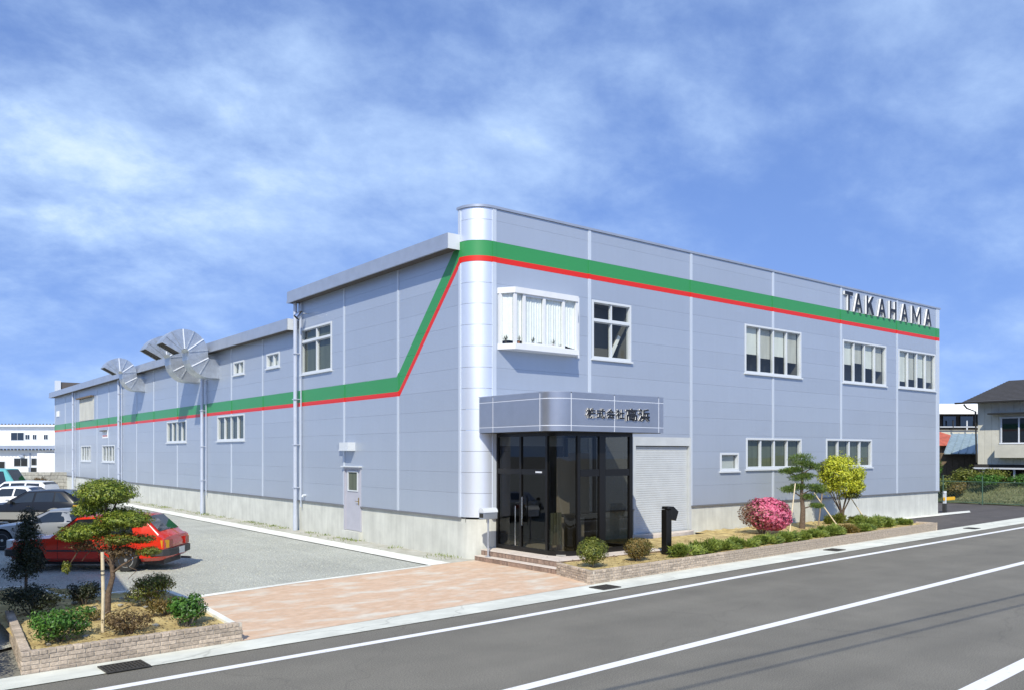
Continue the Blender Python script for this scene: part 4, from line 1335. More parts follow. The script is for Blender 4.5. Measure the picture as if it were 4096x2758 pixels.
def litter(P, xr, y_of, depth, z, n, seed):
    rg = np.random.default_rng(seed); b = MB()
    for _ in range(n):
        x = rg.uniform(*xr); y = y_of(x) + rg.uniform(0.1, depth); a = rg.uniform(0, 6.28); l = rg.uniform(.012, .035); w_ = l*.45
        c, s_ = math.cos(a), math.sin(a); h = z + rg.uniform(.012, .05)
        b.quad((x-l*c, y-l*s_, h), (x+w_*s_, y-w_*c, h+.012), (x+l*c, y+l*s_, h+.004), (x-w_*s_, y+w_*c, h+.014))
    o = b.build('leaf_litter', 'leaf_brown', P, recalc=False); o['kind'] = 'stuff'
litter(PL, (-11.2, -8.6), lambda x: -5.65, 3.8, .22, 900, 1)
litter(PR, (0.2, 17.5), lambda x: -4.9+.07*x, 2.6, .245, 1500, 2)
rgs = random.Random(3)
for i in range(14):
    x, y = rgs.uniform(-11, -8.7), rgs.uniform(-5.4, -1.6); r_ = rgs.uniform(.03, .07)
    bm = bmesh.new(); bmesh.ops.create_icosphere(bm, subdivisions=1, radius=r_)
    for v in bm.verts: v.co = Vector((v.co.x*rgs.uniform(.8, 1.3)+x, v.co.y*rgs.uniform(.8, 1.2)+y, v.co.z*.6+.24))
    me = bpy.data.meshes.new('bed_stone'); bm.to_mesh(me); bm.free(); me.materials.append(M['stone']); link('bed_stone', me, PL)
# ------------------------------------------------------------------ drain grates
for (x, y, lab) in ((-10.25, -6.205, 'iron drain grate in the gutter below the left brick planter'),
                    (-0.45, -5.46, 'square drain cover in the gutter at the planter corner'),
                    (9.8, -4.74, 'drain grate in the gutter level with the pink azalea'),
                    (20.5, -4.12, 'farthest drain grate beside the dark driveway')):
    Gt = thing('drain_grate', (x, y, 0.012), lab, 'drain grate', 'drain grates in the roadside gutter', rz=rad(3.4))
    MB().box(-.27, .27, -.20, .20, 0.002, 0.005).build('pit', 'hole', Gt, local=True)
    f = MB()
    for q in ((-.28, .28, -.215, -.19), (-.28, .28, .19, .215), (-.28, -.255, -.189, .189), (.255, .28, -.189, .189)): f.box(q[0], q[1], q[2], q[3], 0.004, 0.02)
    f.build('frame', 'grate_iron', Gt, local=True)
    for k in range(10): MB().box(-.235+k*.05, -.215+k*.05, -.188, .188, 0.006, 0.018).build('bar', 'grate_iron', Gt, local=True)
    for k in range(3): MB().box(-.253, .253, -.11+k*.1, -.09+k*.1, 0.007, 0.0165).build('cross_bar', 'grate_iron', Gt, local=True)

# ------------------------------------------------------------------ mailbox and bollard lamp
MX = thing('mailbox', (0.06, -0.56, 0.152), 'small barrel topped mailbox on a thin post by the glass door', 'mailbox')
MB().tube([(0.06, -0.56, 0.152), (0.06, -0.56, 1.16)], 0.024, 10).build('post', 'galvanised', MX, smooth=40)
prof = [(-0.11, 0), (0.11, 0), (0.11, 0.16)] + [(0.11*math.cos(t), 0.16+0.11*math.sin(t)) for t in [math.pi*i/8 for i in range(1, 8)]] + [(-0.11, 0.16)]
MB().prism(prof, lambda u, v, t: (0.06+t, -0.56+u, 1.165+v), -0.22, 0.22).build('box', 'galvanised', MX, smooth=40)
pr2 = [(u*1.08, v+.012 if v > 0.1 else 0.13) for u, v in prof[2:]]
MB().prism([(0.125, .17)]+[(0.122*math.cos(t), 0.17+0.122*math.sin(t)) for t in [math.pi*i/8 for i in range(1, 8)]]+[(-0.125, .17)], lambda u, v, t: (0.06+t, -0.56+u, 1.165+v), -0.235, 0.235).build('lid', 'white_frame', MX, smooth=40)
MB().box(-0.168, -0.161, -0.64, -0.48, 1.20, 1.31).build('flap', 'bronze_frame', MX)
MB().box(0.0, 0.12, -0.62, -0.50, 0.153, 0.17).build('foot_plate', 'galvanised', MX)
BL = thing('bollard_lamp', (3.64, -3.60, 0.24), 'black bollard lamp with a tilted head in the planter', 'lamp')
MB().box(3.54, 3.74, -3.70, -3.50, 0.23, 1.42).build('post', 'black_frame', BL, bevel=0.015)
MB().prism([(3.70, 1.16), (3.90, 1.12), (4.00, 1.36), (3.80, 1.50), (3.58, 1.50), (3.56, 1.43), (3.70, 1.43)], lambda u, v, t: (u, t, v), -3.71, -3.49).build('lamp_head', 'black_frame', BL, bevel=0.008)
MB().quad((3.906, -3.69, 1.13), (3.906, -3.51, 1.13), (4.0, -3.51, 1.345), (4.0, -3.69, 1.345)).build('lamp_glass', 'glass_car', BL, recalc=False)

# ------------------------------------------------------------------ plants
def leaf_mesh(name, C, N, L, W, m, rg):
    n = len(C)
    N = N/np.linalg.norm(N, axis=1, keepdims=True)
    rnd = rg.normal(size=(n, 3))
    T = rnd - (rnd*N).sum(1, keepdims=True)*N
    T /= np.linalg.norm(T, axis=1, keepdims=True)
    Bn = np.cross(N, T)
    l = (L*rg.uniform(.65, 1.25, n))[:, None]; w = (W*rg.uniform(.7, 1.2, n))[:, None]
    fold = N*l*0.12
    V = np.empty((n, 4, 3))
    V[:, 0] = C - T*l*.5 - fold; V[:, 1] = C + Bn*w*.5 + T*l*.05; V[:, 2] = C + T*l*.5 - fold; V[:, 3] = C - Bn*w*.5 + T*l*.05
    me = bpy.data.meshes.new(name)
    me.vertices.add(n*4); me.loops.add(n*4); me.polygons.add(n)
    me.vertices.foreach_set('co', V.reshape(-1))
    me.loops.foreach_set('vertex_index', np.arange(n*4, dtype=np.int32))
    me.polygons.foreach_set('loop_start', np.arange(0, n*4, 4, dtype=np.int32))
    me.polygons.foreach_set('loop_total', np.full(n, 4, dtype=np.int32))
    me.update(calc_edges=True)
    me.materials.append(M[m])
    return me
def blob_points(blobs, n, rg, shell=0.35, lump=0.12, zmin=None):
    vol = np.array([b[1][0]*b[1][1] + b[1][1]*b[1][2] + b[1][0]*b[1][2] for b in blobs]); vol /= vol.sum()
    Cs, Ns = [], []
    for (c, r), f in zip(blobs, vol):
        k = max(8, int(n*f))
        D = rg.normal(size=(k, 3)); D /= np.linalg.norm(D, axis=1, keepdims=True)
        ph = rg.uniform(0, 6.28, 4)
        lumpf = 1 + lump*(np.sin(D[:, 0]*6+ph[0])*np.sin(D[:, 1]*7+ph[1]) + .6*np.sin(D[:, 2]*9+ph[2]+D[:, 0]*5))
        rr = (1 - shell*rg.uniform(0, 1, k)**1.6)*lumpf
        P = np.array(c) + D*rr[:, None]*np.array(r)
        Cs.append(P); Ns.append(D/np.array(r)*min(r))
    C, N = np.concatenate(Cs), np.concatenate(Ns)
    # keep leaves off the inside of neighbouring clumps
    if zmin is not None:
        k = C[:, 2] > zmin; C, N = C[k], N[k]
    return C, N
def foliage(parent, name, blobs, n, L, W, m, seed, shell=.35, lump=.12, jitter=.7, zmin=None, up=0.25):
    rg = np.random.default_rng(seed)
    C, N = blob_points(blobs, n, rg, shell, lump, zmin)
    N = N/np.linalg.norm(N, axis=1, keepdims=True) + rg.normal(size=N.shape)*jitter*.5 + np.array([0, 0, up])
    return link(name, leaf_mesh(name, C, N, L, W, m, rg), parent)
def stems(parent, name, base, tips, r, m, mid=0.5):
    mb = MB()
    for t in tips:
        b = Vector(base); t = Vector(t); k = b.lerp(t, mid) + Vector((random.uniform(-.04, .04), random.uniform(-.04, .04), 0.03))
        mb.tube([b, k, t], [r, r*.7, r*.35], 5, cap=False)
    return mb.build(name, m, parent, recalc=False)
def bush(name, loc, w, h, label, m, n, L, W, seed, group=None, cat='bush', shape='loose', d=None, extra=None, stem='bark_grey'):
    P = thing(name, loc, label, cat, group)
    rg = random.Random(seed); x, y, z = loc; d = d or w*.85
    blobs = []
    if shape == 'clipped':
        blobs = [((x, y, z+h*.56), (w*.5, d*.5, h*.44))] + [((x+rg.uniform(-.2, .2)*w, y+rg.uniform(-.2, .2)*d, z+h*rg.uniform(.45, .68)), (w*.34, d*.34, h*.3)) for _ in range(4)]
        sh, lp = .22, .05
    elif shape == 'mat':
        blobs = [((x+rg.uniform(-.36, .36)*w, y+rg.uniform(-.3, .3)*d, z+h*rg.uniform(.3, .55)), (w*rg.uniform(.2, .3), d*rg.uniform(.2, .3), h*rg.uniform(.35, .5))) for _ in range(8)]
        sh, lp = .6, .2
    else:
        blobs = [((x, y, z+h*.5), (w*.40, d*.40, h*.42))] + [((x+rg.uniform(-.33, .33)*w, y+rg.uniform(-.33, .33)*d, z+h*rg.uniform(.35, .75)), (w*rg.uniform(.16, .26), d*rg.uniform(.16, .26), h*rg.uniform(.18, .28))) for _ in range(9)]
        sh, lp = .5, .2
    foliage(P, 'foliage', blobs, n, L, W, m, seed, shell=sh, lump=lp, zmin=z+.01)
    if extra:
        for (m2, n2, L2, W2) in extra: foliage(P, 'foliage', blobs, n2, L2, W2, m2, seed+99, shell=sh*.7, lump=lp, zmin=z+.02)
    stems(P, 'stem', (x, y, z-.05), [(x+rg.uniform(-.35, .35)*w, y+rg.uniform(-.35, .35)*d, z+h*rg.uniform(.5, .85)) for _ in range(9)], 0.014 if h < .8 else .022, stem)
    return P
GL = 'bushes in the left planter bed'
bush('bush', (-10.80, -4.98, .22), .92, .50, 'bright green leafy bush nearest the left end of brick planter', 'leaf_green', 2600, .062, .026, 11, GL)
bush('bush', (-9.90, -5.08, .22), .74, .40, 'brown twiggy bush right of the pale stake', 'leaf_brown', 1900, .042, .016, 12, GL, stem='bark')
bush('bush', (-9.05, -5.02, .22), .62, .50, 'bright green bush at the right end of left planter', 'leaf_green', 2200, .062, .026, 13, GL)
bush('bush', (-9.05, -3.9, .22), .74, .34, 'low half brown bush behind the right end green bush', 'leaf_mixed', 1700, .045, .02, 14, GL)
bush('bush', (-9.02, -2.75, .22), .82, .58, 'dark green bush with reddish top behind the tree trunk', 'leaf_olive', 2600, .05, .022, 15, GL, extra=[('leaf_brown', 900, .04, .016)])
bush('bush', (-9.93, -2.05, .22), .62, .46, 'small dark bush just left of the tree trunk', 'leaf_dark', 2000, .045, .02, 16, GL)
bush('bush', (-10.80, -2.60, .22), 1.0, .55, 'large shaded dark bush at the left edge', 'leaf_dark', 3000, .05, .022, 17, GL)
bush('bush', (-10.1, -3.75, .22), .5, .22, 'tiny low sprig beside a stone at the tree foot', 'leaf_mixed', 500, .04, .016, 18, GL)
bush('hedge', (-11.95, -4.3, .0), .8, .75, 'added hedge clump, black green to stand in for shade left of the brick planter', 'leaf_dark', 5200, .06, .03, 19, cat='hedge', d=3.2)  # clump added in the dark lower left; shade put into its leaf colour
# slender dark shrub at the left
def column_shrub():
    x, y, z = -10.52, 0.20, .2
    P = thing('column_shrub', (x, y, z), 'slender dark upright shrub at the left edge of the yard', 'shrub')
    bl = [((x+random.uniform(-.1, .1), y+random.uniform(-.1, .1), z+.42+.13*i), (.34-.020*i, .34-.020*i, .19)) for i in range(9)]
    foliage(P, 'foliage', bl, 7500, .045, .024, 'leaf_dark', 31, shell=.5, lump=.2)
    MB().tube([(x, y, z-.05), (x+.02, y, z+.5), (x, y, z+1.3)], [.03, .025, .012], 7).build('trunk', 'bark', P, smooth=60)
column_shrub()
# cloud pruned tree
def topiary():
    base = Vector((-9.81, -3.2, .2))
    P = thing('topiary_tree', tuple(base), 'cloud pruned tree with stacked leafy pads in left foreground bed', 'tree')
    def q(l, z, dd=0.0): return Vector((base.x + l*RT[0] + dd*FW[0], base.y + l*RT[1] + dd*FW[1], z))
    pads = [('leaf_topiary', [(q(-.02, 2.27), (.46, .46, .17)), (q(-.18, 2.30, .1), (.32, .32, .15)), (q(.2, 2.26, -.1), (.28, .28, .13)), (q(-.05, 2.36), (.30, .30, .11))], 7200),
            ('leaf_topiary', [(q(-.30, 2.02, .1), (.28, .28, .12)), (q(-.42, 1.93), (.17, .2, .07))], 1700),
            ('leaf_topiary', [(q(.30, 1.83, -.05), (.42, .42, .13)), (q(.18, 1.87, .1), (.27, .27, .13)), (q(.46, 1.82), (.25, .25, .11))], 5200),
            ('leaf_topiary', [(q(-.34, 1.62, -.1), (.34, .34, .11)), (q(-.55, 1.53), (.24, .24, .08)), (q(-.12, 1.66), (.22, .22, .10))], 3600),
            ('leaf_olive', [(q(.32, 1.50, -.1), (.30, .28, .09)), (q(.55, 1.47, .1), (.2, .2, .07))], 1500),
            ('leaf_olive', [(q(.68, 1.27, .05), (.19, .19, .07))], 600),
            ('leaf_brown', [(q(-.05, 1.42, .05), (.36, .34, .12)), (q(.25, 1.28), (.26, .26, .10)), (q(-.45, 1.36), (.18, .18, .08))], 1200),
            ('leaf_olive', [(q(-.62, 1.02, -.1), (.07, .07, .09))], 220)]
    for i, (m, bl, n) in enumerate(pads):
        g_ = 1.30 if m == 'leaf_topiary' else 1.15
        foliage(P, 'leaf_pad', [((c.x, c.y, c.z-r[2]*(g_-1)*.6), (r[0]*1.04, r[1]*1.04, r[2]*g_)) for c, r in bl], int(n*1.5), .042, .021, m, 50+i, shell=.55, lump=.17, up=.45)
    tr = MB()
    tr.tube([base, q(.02, .55), q(.10, .85), q(.07, 1.2), q(.02, 1.7), q(-.03, 2.2)], [.062, .048, .040, .034, .024, .012], 9)
    tr.build('trunk', 'bark', P, smooth=60)
    for pts, r in (([q(.09, .9), q(.3, 1.05, -.1), q(.62, 1.24)], .022), ([q(.07, 1.15), q(.25, 1.45), q(.33, 1.75)], .025), ([q(.07, 1.1), q(-.25, 1.35), q(-.5, 1.5)], .025),
                   ([q(.03, 1.6), q(-.2, 1.85), q(-.3, 2.0)], .02), ([q(-.4, 1.42), q(-.52, 1.2), q(-.62, 1.05)], .014), ([q(.3, 1.03), q(.5, .95), q(.35, .8)], .010),
                   ([q(.02, 1.8), q(.15, 2.05), q(.25, 2.22)], .018), ([q(.07, 1.2), q(-.1, 1.3), q(-.2, 1.42)], .014), ([q(.2, 1.35), q(.4, 1.42), q(.52, 1.46)], .014), ([q(.05, 1.3), q(-.3, 1.28), q(-.58, 1.34)], .010), ([q(.06, 1.25), q(.35, 1.2), q(.6, 1.12)], .009), ([q(.3, 1.05), q(.45, 1.2), q(.5, 1.36)], .009), ([q(-.2, 1.35), q(-.35, 1.2), q(-.42, 1.1)], .008), ([q(.02, 1.45), q(.2, 1.5), q(.42, 1.52)], .010), ([q(.0, 1.9), q(-.2, 2.1), q(-.32, 2.2)], .012), ([q(.07, 1.05), q(.2, 1.15), q(.28, 1.3)], .009), ([q(.09, .95), q(.0, 1.1), q(-.15, 1.22)], .008)):
        MB().tube(pts, [r, r*.75, r*.4], 6).build('limb', 'bark', P, smooth=60)
topiary()
SK = thing('support_stake', (-10.2, -4.72, .2), 'pale straight stake standing in front of the cloud pruned tree', 'stake')
MB().tube([(-10.2, -4.72, .1), (-10.19, -4.71, .8), (-10.2, -4.7, 1.42)], [.027, .026, .025], 8).build('pole', 'stake', SK, smooth=50)
for z in (1.08, 1.14): MB().tube([(-10.2, -4.71, z), (-10.2, -4.71, z+.012)], .031, 8).build('tie', 'car_plastic', SK)

# plants in the long planter
G2 = 'clipped bushes beside the entrance'
bush('bush', (.36, -4.22, .22), .82, .74, 'round clipped green bush at the corner of the long planter', 'leaf_olive', 5200, .045, .022, 61, G2, shape='clipped')
bush('bush', (1.96, -4.12, .22), .70, .62, 'round clipped brownish bush beside the bollard lamp', 'leaf_mixed', 4600, .042, .022, 62, G2, shape='clipped')
bush('bush', (3.0, -3.45, .22), .7, .40, 'small dark bush against the vestibule glass', 'leaf_olive', 900, .05, .022, 63)
AZ = bush('azalea', (10.2, -1.95, .22), 1.75, 1.22, 'large round azalea covered in pink flowers', 'leaf_azalea', 4200, .07, .036, 64, cat='azalea', shape='clipped', d=1.4)
def flowers():
    rg = np.random.default_rng(5)
    bl = [((10.32, -2.05, .92), (.80, .66, .54)), ((10.55, -2.1, .80), (.62, .58, .46)), ((10.1, -2.1, 1.08), (.5, .5, .36))]
    C, N = blob_points(bl, 7000, rg, .12, .06, .35)
    rt_ = (C[:, 0]-10.2)*RT[0] + (C[:, 1]+1.95)*RT[1]
    k = (rt_ + rg.normal(size=len(C))*.30 - .25*(C[:, 2]-.9)) > -.12
    C, N = C[k], N[k]
    N = N/np.linalg.norm(N, axis=1, keepdims=True) + rg.normal(size=N.shape)*.35
    link('blossom', leaf_mesh('blossom', C, N, .11, .09, 'flower_pink', rg), AZ)
flowers()
def juniper(i, x, y, w, h, label, m='leaf_juniper', dd=.55):
    P = thing('ground_shrub', (x, y, .22), label, 'shrub', 'low juniper shrubs in the long planter')
    rg = random.Random(100+i)
    rn = np.random.default_rng(200+i)
    bl = [((x+rg.uniform(-.4, .4)*w, y+rg.uniform(-.36, .36)*dd, .22+h*rg.uniform(.2, .55)), (w*rg.uniform(.16, .25), dd*rg.uniform(.2, .3), h*rg.uniform(.3, .45))) for _ in range(9)]
    C, N = blob_points(bl, int(2200+2600*w), rn, .7, .25, .23)
    D = C - np.array([x, y, .18]); D /= np.linalg.norm(D, axis=1, keepdims=True)
    D += rn.normal(size=D.shape)*.35
    # spiky sprays: blade faces whose long side points outwards
    N = np.cross(D, rn.normal(size=D.shape))
    me = leaf_dir('foliage', C, D, N, .10, .026, m, rn)
    link('foliage', me, P)
    stems(P, 'stem', (x, y, .2), [(x+rg.uniform(-.4, .4)*w, y+rg.uniform(-.4, .4)*dd, .22+h*.6) for _ in range(7)], .01, 'bark')
def leaf_dir(name, C, D, N, L, W, m, rg):
    n = len(C); T = D/np.linalg.norm(D, axis=1, keepdims=True); Bn = np.cross(T, N); Bn /= np.linalg.norm(Bn, axis=1, keepdims=True)
    l = (L*rg.uniform(.6, 1.3, n))[:, None]; w = (W*rg.uniform(.7, 1.2, n))[:, None]
    V = np.empty((n, 4, 3))
    V[:, 0] = C; V[:, 1] = C + Bn*w*.5 + T*l*.4; V[:, 2] = C + T*l; V[:, 3] = C - Bn*w*.5 + T*l*.4
    me = bpy.data.meshes.new(name)
    me.vertices.add(n*4); me.loops.add(n*4); me.polygons.add(n)
    me.vertices.foreach_set('co', V.reshape(-1)); me.loops.foreach_set('vertex_index', np.arange(n*4, dtype=np.int32))
    me.polygons.foreach_set('loop_start', np.arange(0, n*4, 4, dtype=np.int32)); me.polygons.foreach_set('loop_total', np.full(n, 4, dtype=np.int32))
    me.update(calc_edges=True); me.materials.append(M[m])
    return me
JN = [(3.75, -4.15, .95, .42, 'green juniper tuft nearest the bollard lamp'), (4.75, -4.05, .9, .36, 'juniper tuft second from the bollard lamp'),
      (5.6, -3.98, .7, .30, 'small juniper tuft third from the bollard lamp'), (6.6, -3.85, .8, .34, 'darker juniper clump in front of the shutter edge'),
      (7.7, -3.78, .95, .27, 'low juniper clump left of the azalea foot'), (8.8, -3.72, .85, .28, 'juniper clump in front of the azalea'),
      (9.8, -3.62, .7, .26, 'low juniper tuft in front of the azalea right side'), (10.8, -3.5, .8, .31, 'juniper tuft in front of the pale stake of the pine'),
      (11.7, -3.5, .8, .32, 'juniper tuft below the pine trunk'), (12.8, -3.4, .75, .30, 'brownish juniper tuft between pine and yellow tree'),
      (13.9, -3.3, .95, .30, 'juniper clump in front of the crossing stakes'), (15.0, -3.0, 1.25, .42, 'bushy juniper clump right of the yellow tree stakes'),
      (16.2, -3.05, 1.15, .36, 'wide juniper clump near the far planter end'), (17.6, -3.05, 1.0, .28, 'last juniper clump at the far planter end')]
for i, (x, y, w, h, lab) in enumerate(JN): juniper(i, x, y, w*1.10, h*(.80+.35*((i*5) % 7)/6), lab, 'leaf_mixed' if i == 9 else 'leaf_juniper')
juniper(20, 15.9, -1.2, .8, .42, 'dark low shrub right under the yellow tree crown', 'leaf_olive')
juniper(21, 16.9, -1.5, .6, .30, 'small dark shrub behind the far leaning stake', 'leaf_olive')
# pine
def pine():
    x, y, z = 13.0, -1.62, .22
    P = thing('pine_tree', (x, y, z), 'small garden pine with tiered needle pads in front of the windows', 'pine tree')
    def q(l, zz, dd=0.0): return (x + l*RT[0] + dd*FW[0], y + l*RT[1] + dd*FW[1], zz)
    pads = [(q(-.02, 2.72), (.38, .36, .20)), (q(.05, 2.52), (.34, .3, .10)), (q(-.52, 2.26), (.26, .24, .10)), (q(-.2, 2.32), (.26, .26, .10)), (q(.40, 2.42, .1), (.25, .25, .12)), (q(-.10, 2.02), (.36, .32, .14)), (q(.15, 2.10), (.25, .25, .1)),
            (q(-.45, 1.62), (.28, .26, .14)), (q(.42, 1.70), (.34, .3, .13)), (q(.6, 1.58), (.2, .2, .09)), (q(-.12, 1.72), (.24, .24, .12)), (q(.2, 1.36), (.25, .22, .10)), (q(.52, 1.05), (.2, .2, .06))]
    for i, (c, r) in enumerate(pads):
        rn = np.random.default_rng(300+i)
        C, N = blob_points([(c, (r[0]*1.12, r[1]*1.12, r[2]*.66))], 850, rn, .85, .2)
        D = N/np.linalg.norm(N, axis=1, keepdims=True)*.7 + rn.normal(size=N.shape)*.5 + np.array([0, 0, .6])
        link('needle_pad', leaf_dir('needle_pad', C, D, rn.normal(size=D.shape), .10, .018, 'leaf_pine', rn), P)
    MB().tube([(x, y, .15), q(.03, .9), q(-.02, 1.5), q(.02, 2.1), q(-.02, 2.65)], [.11, .085, .06, .04, .015], 9).build('trunk', 'bark', P, smooth=60)
    for l, z0, z1 in ((-.52, 2.0, 2.22), (.40, 2.15, 2.38), (-.45, 1.35, 1.58), (.5, 1.45, 1.66), (.5, .95, 1.03), (.2, 1.2, 1.33)):
        MB().tube([q(0, z0), q(l*.5, (z0+z1)/2+.03), q(l, z1)], [.03, .02, .01], 6).build('limb', 'bark', P, smooth=60)
pine()
# round yellow-green tree
def yellow_tree():
    x, y, z = 16.05, -1.35, .22
    P = thing('yellow_tree', (x, y, z), 'round headed yellow green tree held by leaning stakes', 'tree')
    def q(l, zz, dd=0.0): return (x + l*RT[0] + dd*FW[0], y + l*RT[1] + dd*FW[1], zz)
    rg = random.Random(9)
    bl = [(q(0, 2.05), (.82, .82, .78))]
    for i in range(22):
        a = rg.uniform(0, 6.28); e = rg.uniform(-.75, 1.2)
        bl.append((q(.62*math.cos(a)*math.cos(e), 2.02+.66*math.sin(e), .62*math.sin(a)*math.cos(e)), (.32, .32, .26)))
    foliage(P, 'crown', [bl[0]] + bl[1:], 13000, .085, .042, 'leaf_yellow', 71, shell=.62, lump=.16)
    foliage(P, 'crown', [(q(-.62, 2.35, .1), (.34, .3, .26)), (q(.3, 1.35), (.45, .4, .18))], 1500, .085, .042, 'leaf_olive', 72, shell=.7)
    for k in range(8):
        a = k*.8; tip = q(.55*math.cos(a), 1.5+.3*rg.random(), .4*math.sin(a))
        MB().tube([q(0, .15), q(.08*math.cos(a), .75, .05*math.sin(a)), tip], [.034, .026, .012], 6).build('limb', 'bark', P, smooth=60)
yellow_tree()
for (a, b_, r, m, lab) in (((11.46, -2.13, .2), at((3181-2048)/3330*28.6, 28.6, 1.86), .022, 'stake', 'pale stake leaning on the left side of the pine'),
                  ((14.5, -1.32, .2), at((3291-2048)/3330*30.3, 30.3, 1.6), .026, 'stake_dark', 'dark stake rising steeply between pine and yellow tree'),
                  ((15.3, -1.63, .2), at((3256-2048)/3330*31.0, 31.0, 1.43), .024, 'stake', 'pale stake leaning left across the yellow tree stems'),
                  ((17.29, -1.7, .2), at((3399-2048)/3330*32.0, 32.0, 1.25), .024, 'stake', 'long stake leaning from the right into the yellow tree')):
    S_ = thing('support_stake', a, lab, 'stake', 'stakes propping the planter trees')
    b2 = Vector(b_); MB().tube([a, tuple((Vector(a)+b2)/2), tuple(b2)], [r, r*.95, r*.85], 8).build('pole', m, S_, smooth=50)
# weeds along the foot of the yard wall
def tufts():
    rg = np.random.default_rng(77)
    n = 2600
    y = rg.uniform(0.5, 34, n); x = -0.02 - np.abs(rg.normal(size=n))*.28
    clump = (np.sin(y*2.1)+np.sin(y*.9+1.2)+np.sin(y*5.3)) > .3
    x, y = x[clump], y[clump]; x = np.clip(x, -.8, .02)
    C = np.stack([x, y, np.full(len(x), .006)], 1); D = np.stack([rg.normal(size=len(x))*.5, rg.normal(size=len(x))*.5, np.full(len(x), 1.0)], 1)
    o = link('weeds', leaf_dir('weeds', C, D, rg.normal(size=D.shape), .09, .018, 'leaf_juniper', rg))
    tag(o, 'scattered weeds along the foot of the yard wall', 'weeds', kind='stuff')
tufts()

# ------------------------------------------------------------------ cars
HEAD = math.atan2(-RT[1], -RT[0])      # noses to the left of the picture
def interp(st, x):
    for a, b in zip(st[:-1], st[1:]):
        if a[0] <= x <= b[0]:
            t = (x-a[0])/(b[0]-a[0]); return [u+(v-u)*t for u, v in zip(a, b)]
    return st[0] if x < st[0][0] else st[-1]
def car(label, near_rear, wb, spec, paint, group='cars parked in the gravel yard', heading=HEAD, near=-1):
    """near_rear: ground point of the rear wheel on the side that faces the street; spec['st']: stations (x, zbottom, zbelt, ztop, wlow, wbelt, wtop), x = 0 at rear axle"""
    st = spec['st']; tr = spec.get('track', .70); wr = spec.get('wr', .29)
    fwd = Vector((math.cos(heading), math.sin(heading))); left = Vector((-fwd.y, fwd.x))
    org = Vector(near_rear) - left*(near*tr)
    P = thing('parked_car', (org.x, org.y, 0.0), label, 'car', group, rz=heading)
    mb = MB(); k = 8
    for s in st:
        x, zb, zl, zt, wl, wb_, wt = s
        half = [(0, zb), (wl*.82, zb), (wl*.98, zb+.09), (wl*1.0, zb+(zl-zb)*.55), (wb_, zl), (wt, zt-.045), (wt-.11, zt-.005), (0, zt+.012)]
        ringv = [(x, y, z) for y, z in half] + [(x, -y, z) for y, z in reversed(half[1:-1])]
        mb.v += ringv
    m_ = 14
    for i in range(len(st)-1):
        for j in range(m_):
            j2 = (j+1) % m_
            mb.f.append((i*m_+j, i*m_+j2, (i+1)*m_+j2, (i+1)*m_+j)); mb.mi.append(0)
    mb.f.append(tuple(range(m_))); mb.mi.append(0)
    e = (len(st)-1)*m_; mb.f.append(tuple(e+j for j in reversed(range(m_)))); mb.mi.append(0)
    me = mb.mesh('body', [paint, 'car_plastic'])
    body = link('body', me, P, local=True)
    # wheel arches cut out
    for xa in (0.0, wb):
        cut = MB(); cut.lathe([(wr*1.18, -1.2), (wr*1.18, 1.2)], 24, 'y', (xa, 0, wr)); cme = cut.mesh('cut', 'car_plastic')
        co = bpy.data.objects.new('cut', cme); col.objects.link(co)
        co.parent = P
        md = body.modifiers.new('c', 'BOOLEAN'); md.operation = 'DIFFERENCE'; md.object = co; md.solver = 'EXACT'
    bpy.context.view_layer.update()
    dg = bpy.context.evaluated_depsgraph_get()
    nm = bpy.data.meshes.new_from_object(body.evaluated_get(dg))
    body.modifiers.clear(); body.data = nm
    for o in [o for o in P.children if o.name.startswith('cut')]: bpy.data.objects.remove(o)
    bm = bmesh.new(); bm.from_mesh(nm)
    bmesh.ops.remove_doubles(bm, verts=bm.verts, dist=1e-4)
    for f in bm.faces: f.smooth = True
    for ed in bm.edges:
        if len(ed.link_faces) == 2 and ed.calc_face_angle(0) > rad(28): ed.smooth = False
    bm.to_mesh(nm); bm.free()
    if not nm.materials: nm.materials.append(M[paint])
    # underbody so the wheel wells are dark
    MB().box(st[1][0]+.1, st[-2][0]-.1, -.52, .52, .16, .60).build('underbody', 'car_plastic', P, local=True)
    # wheels
    for xa in (0.0, wb):
        for sd in (-1, 1):
            pr = [(wr*.62, -.085), (wr*.93, -.09), (wr, -.06), (wr, .06), (wr*.93, .09), (wr*.62, .085)]
            w = MB().lathe(pr, 24, 'y', (xa, sd*(tr-.03), wr)).build('wheel', 'tyre', P, local=True, smooth=40)
            MB().lathe([(wr*.64, -.0), (wr*.64, .088), (wr*.58, .094), (wr*.54, .06), (.0001, .055)] if sd > 0 else [(wr*.64, 0), (wr*.64, -.088), (wr*.58, -.094), (wr*.54, -.06), (.0001, -.055)], 24, 'y', (xa, sd*(tr-.03), wr)).build('rim', spec.get('dish', 'car_trim'), w, local=True, smooth=40)
            sp = MB(); yy = sd*(tr-.03+.068)
            for q in range(spec.get('spoke', 5)):
                a = 2*math.pi*q/spec.get('spoke', 5); c, s_ = math.cos(a), math.sin(a); wd = wr*.13
                pts = [(wr*.08*c - wd*s_, wr*.08*s_ + wd*c), (wr*.57*c - wd*.7*s_, wr*.57*s_ + wd*.7*c), (wr*.57*c + wd*.7*s_, wr*.57*s_ - wd*.7*c), (wr*.08*c + wd*s_, wr*.08*s_ - wd*c)]
                sp.prism(pts, lambda u, v, t: (xa+u, t, wr+v), yy-.006*q*.2-.004, yy+.012+.0006*q)
            sp.build('spokes', 'rim', w, local=True)
            MB().lathe([(wr*.16, yy-.01), (wr*.13, yy+sd*.022)], 12, 'y', (xa, 0, wr)).build('hub_cap', 'rim', w, local=True, smooth=40)
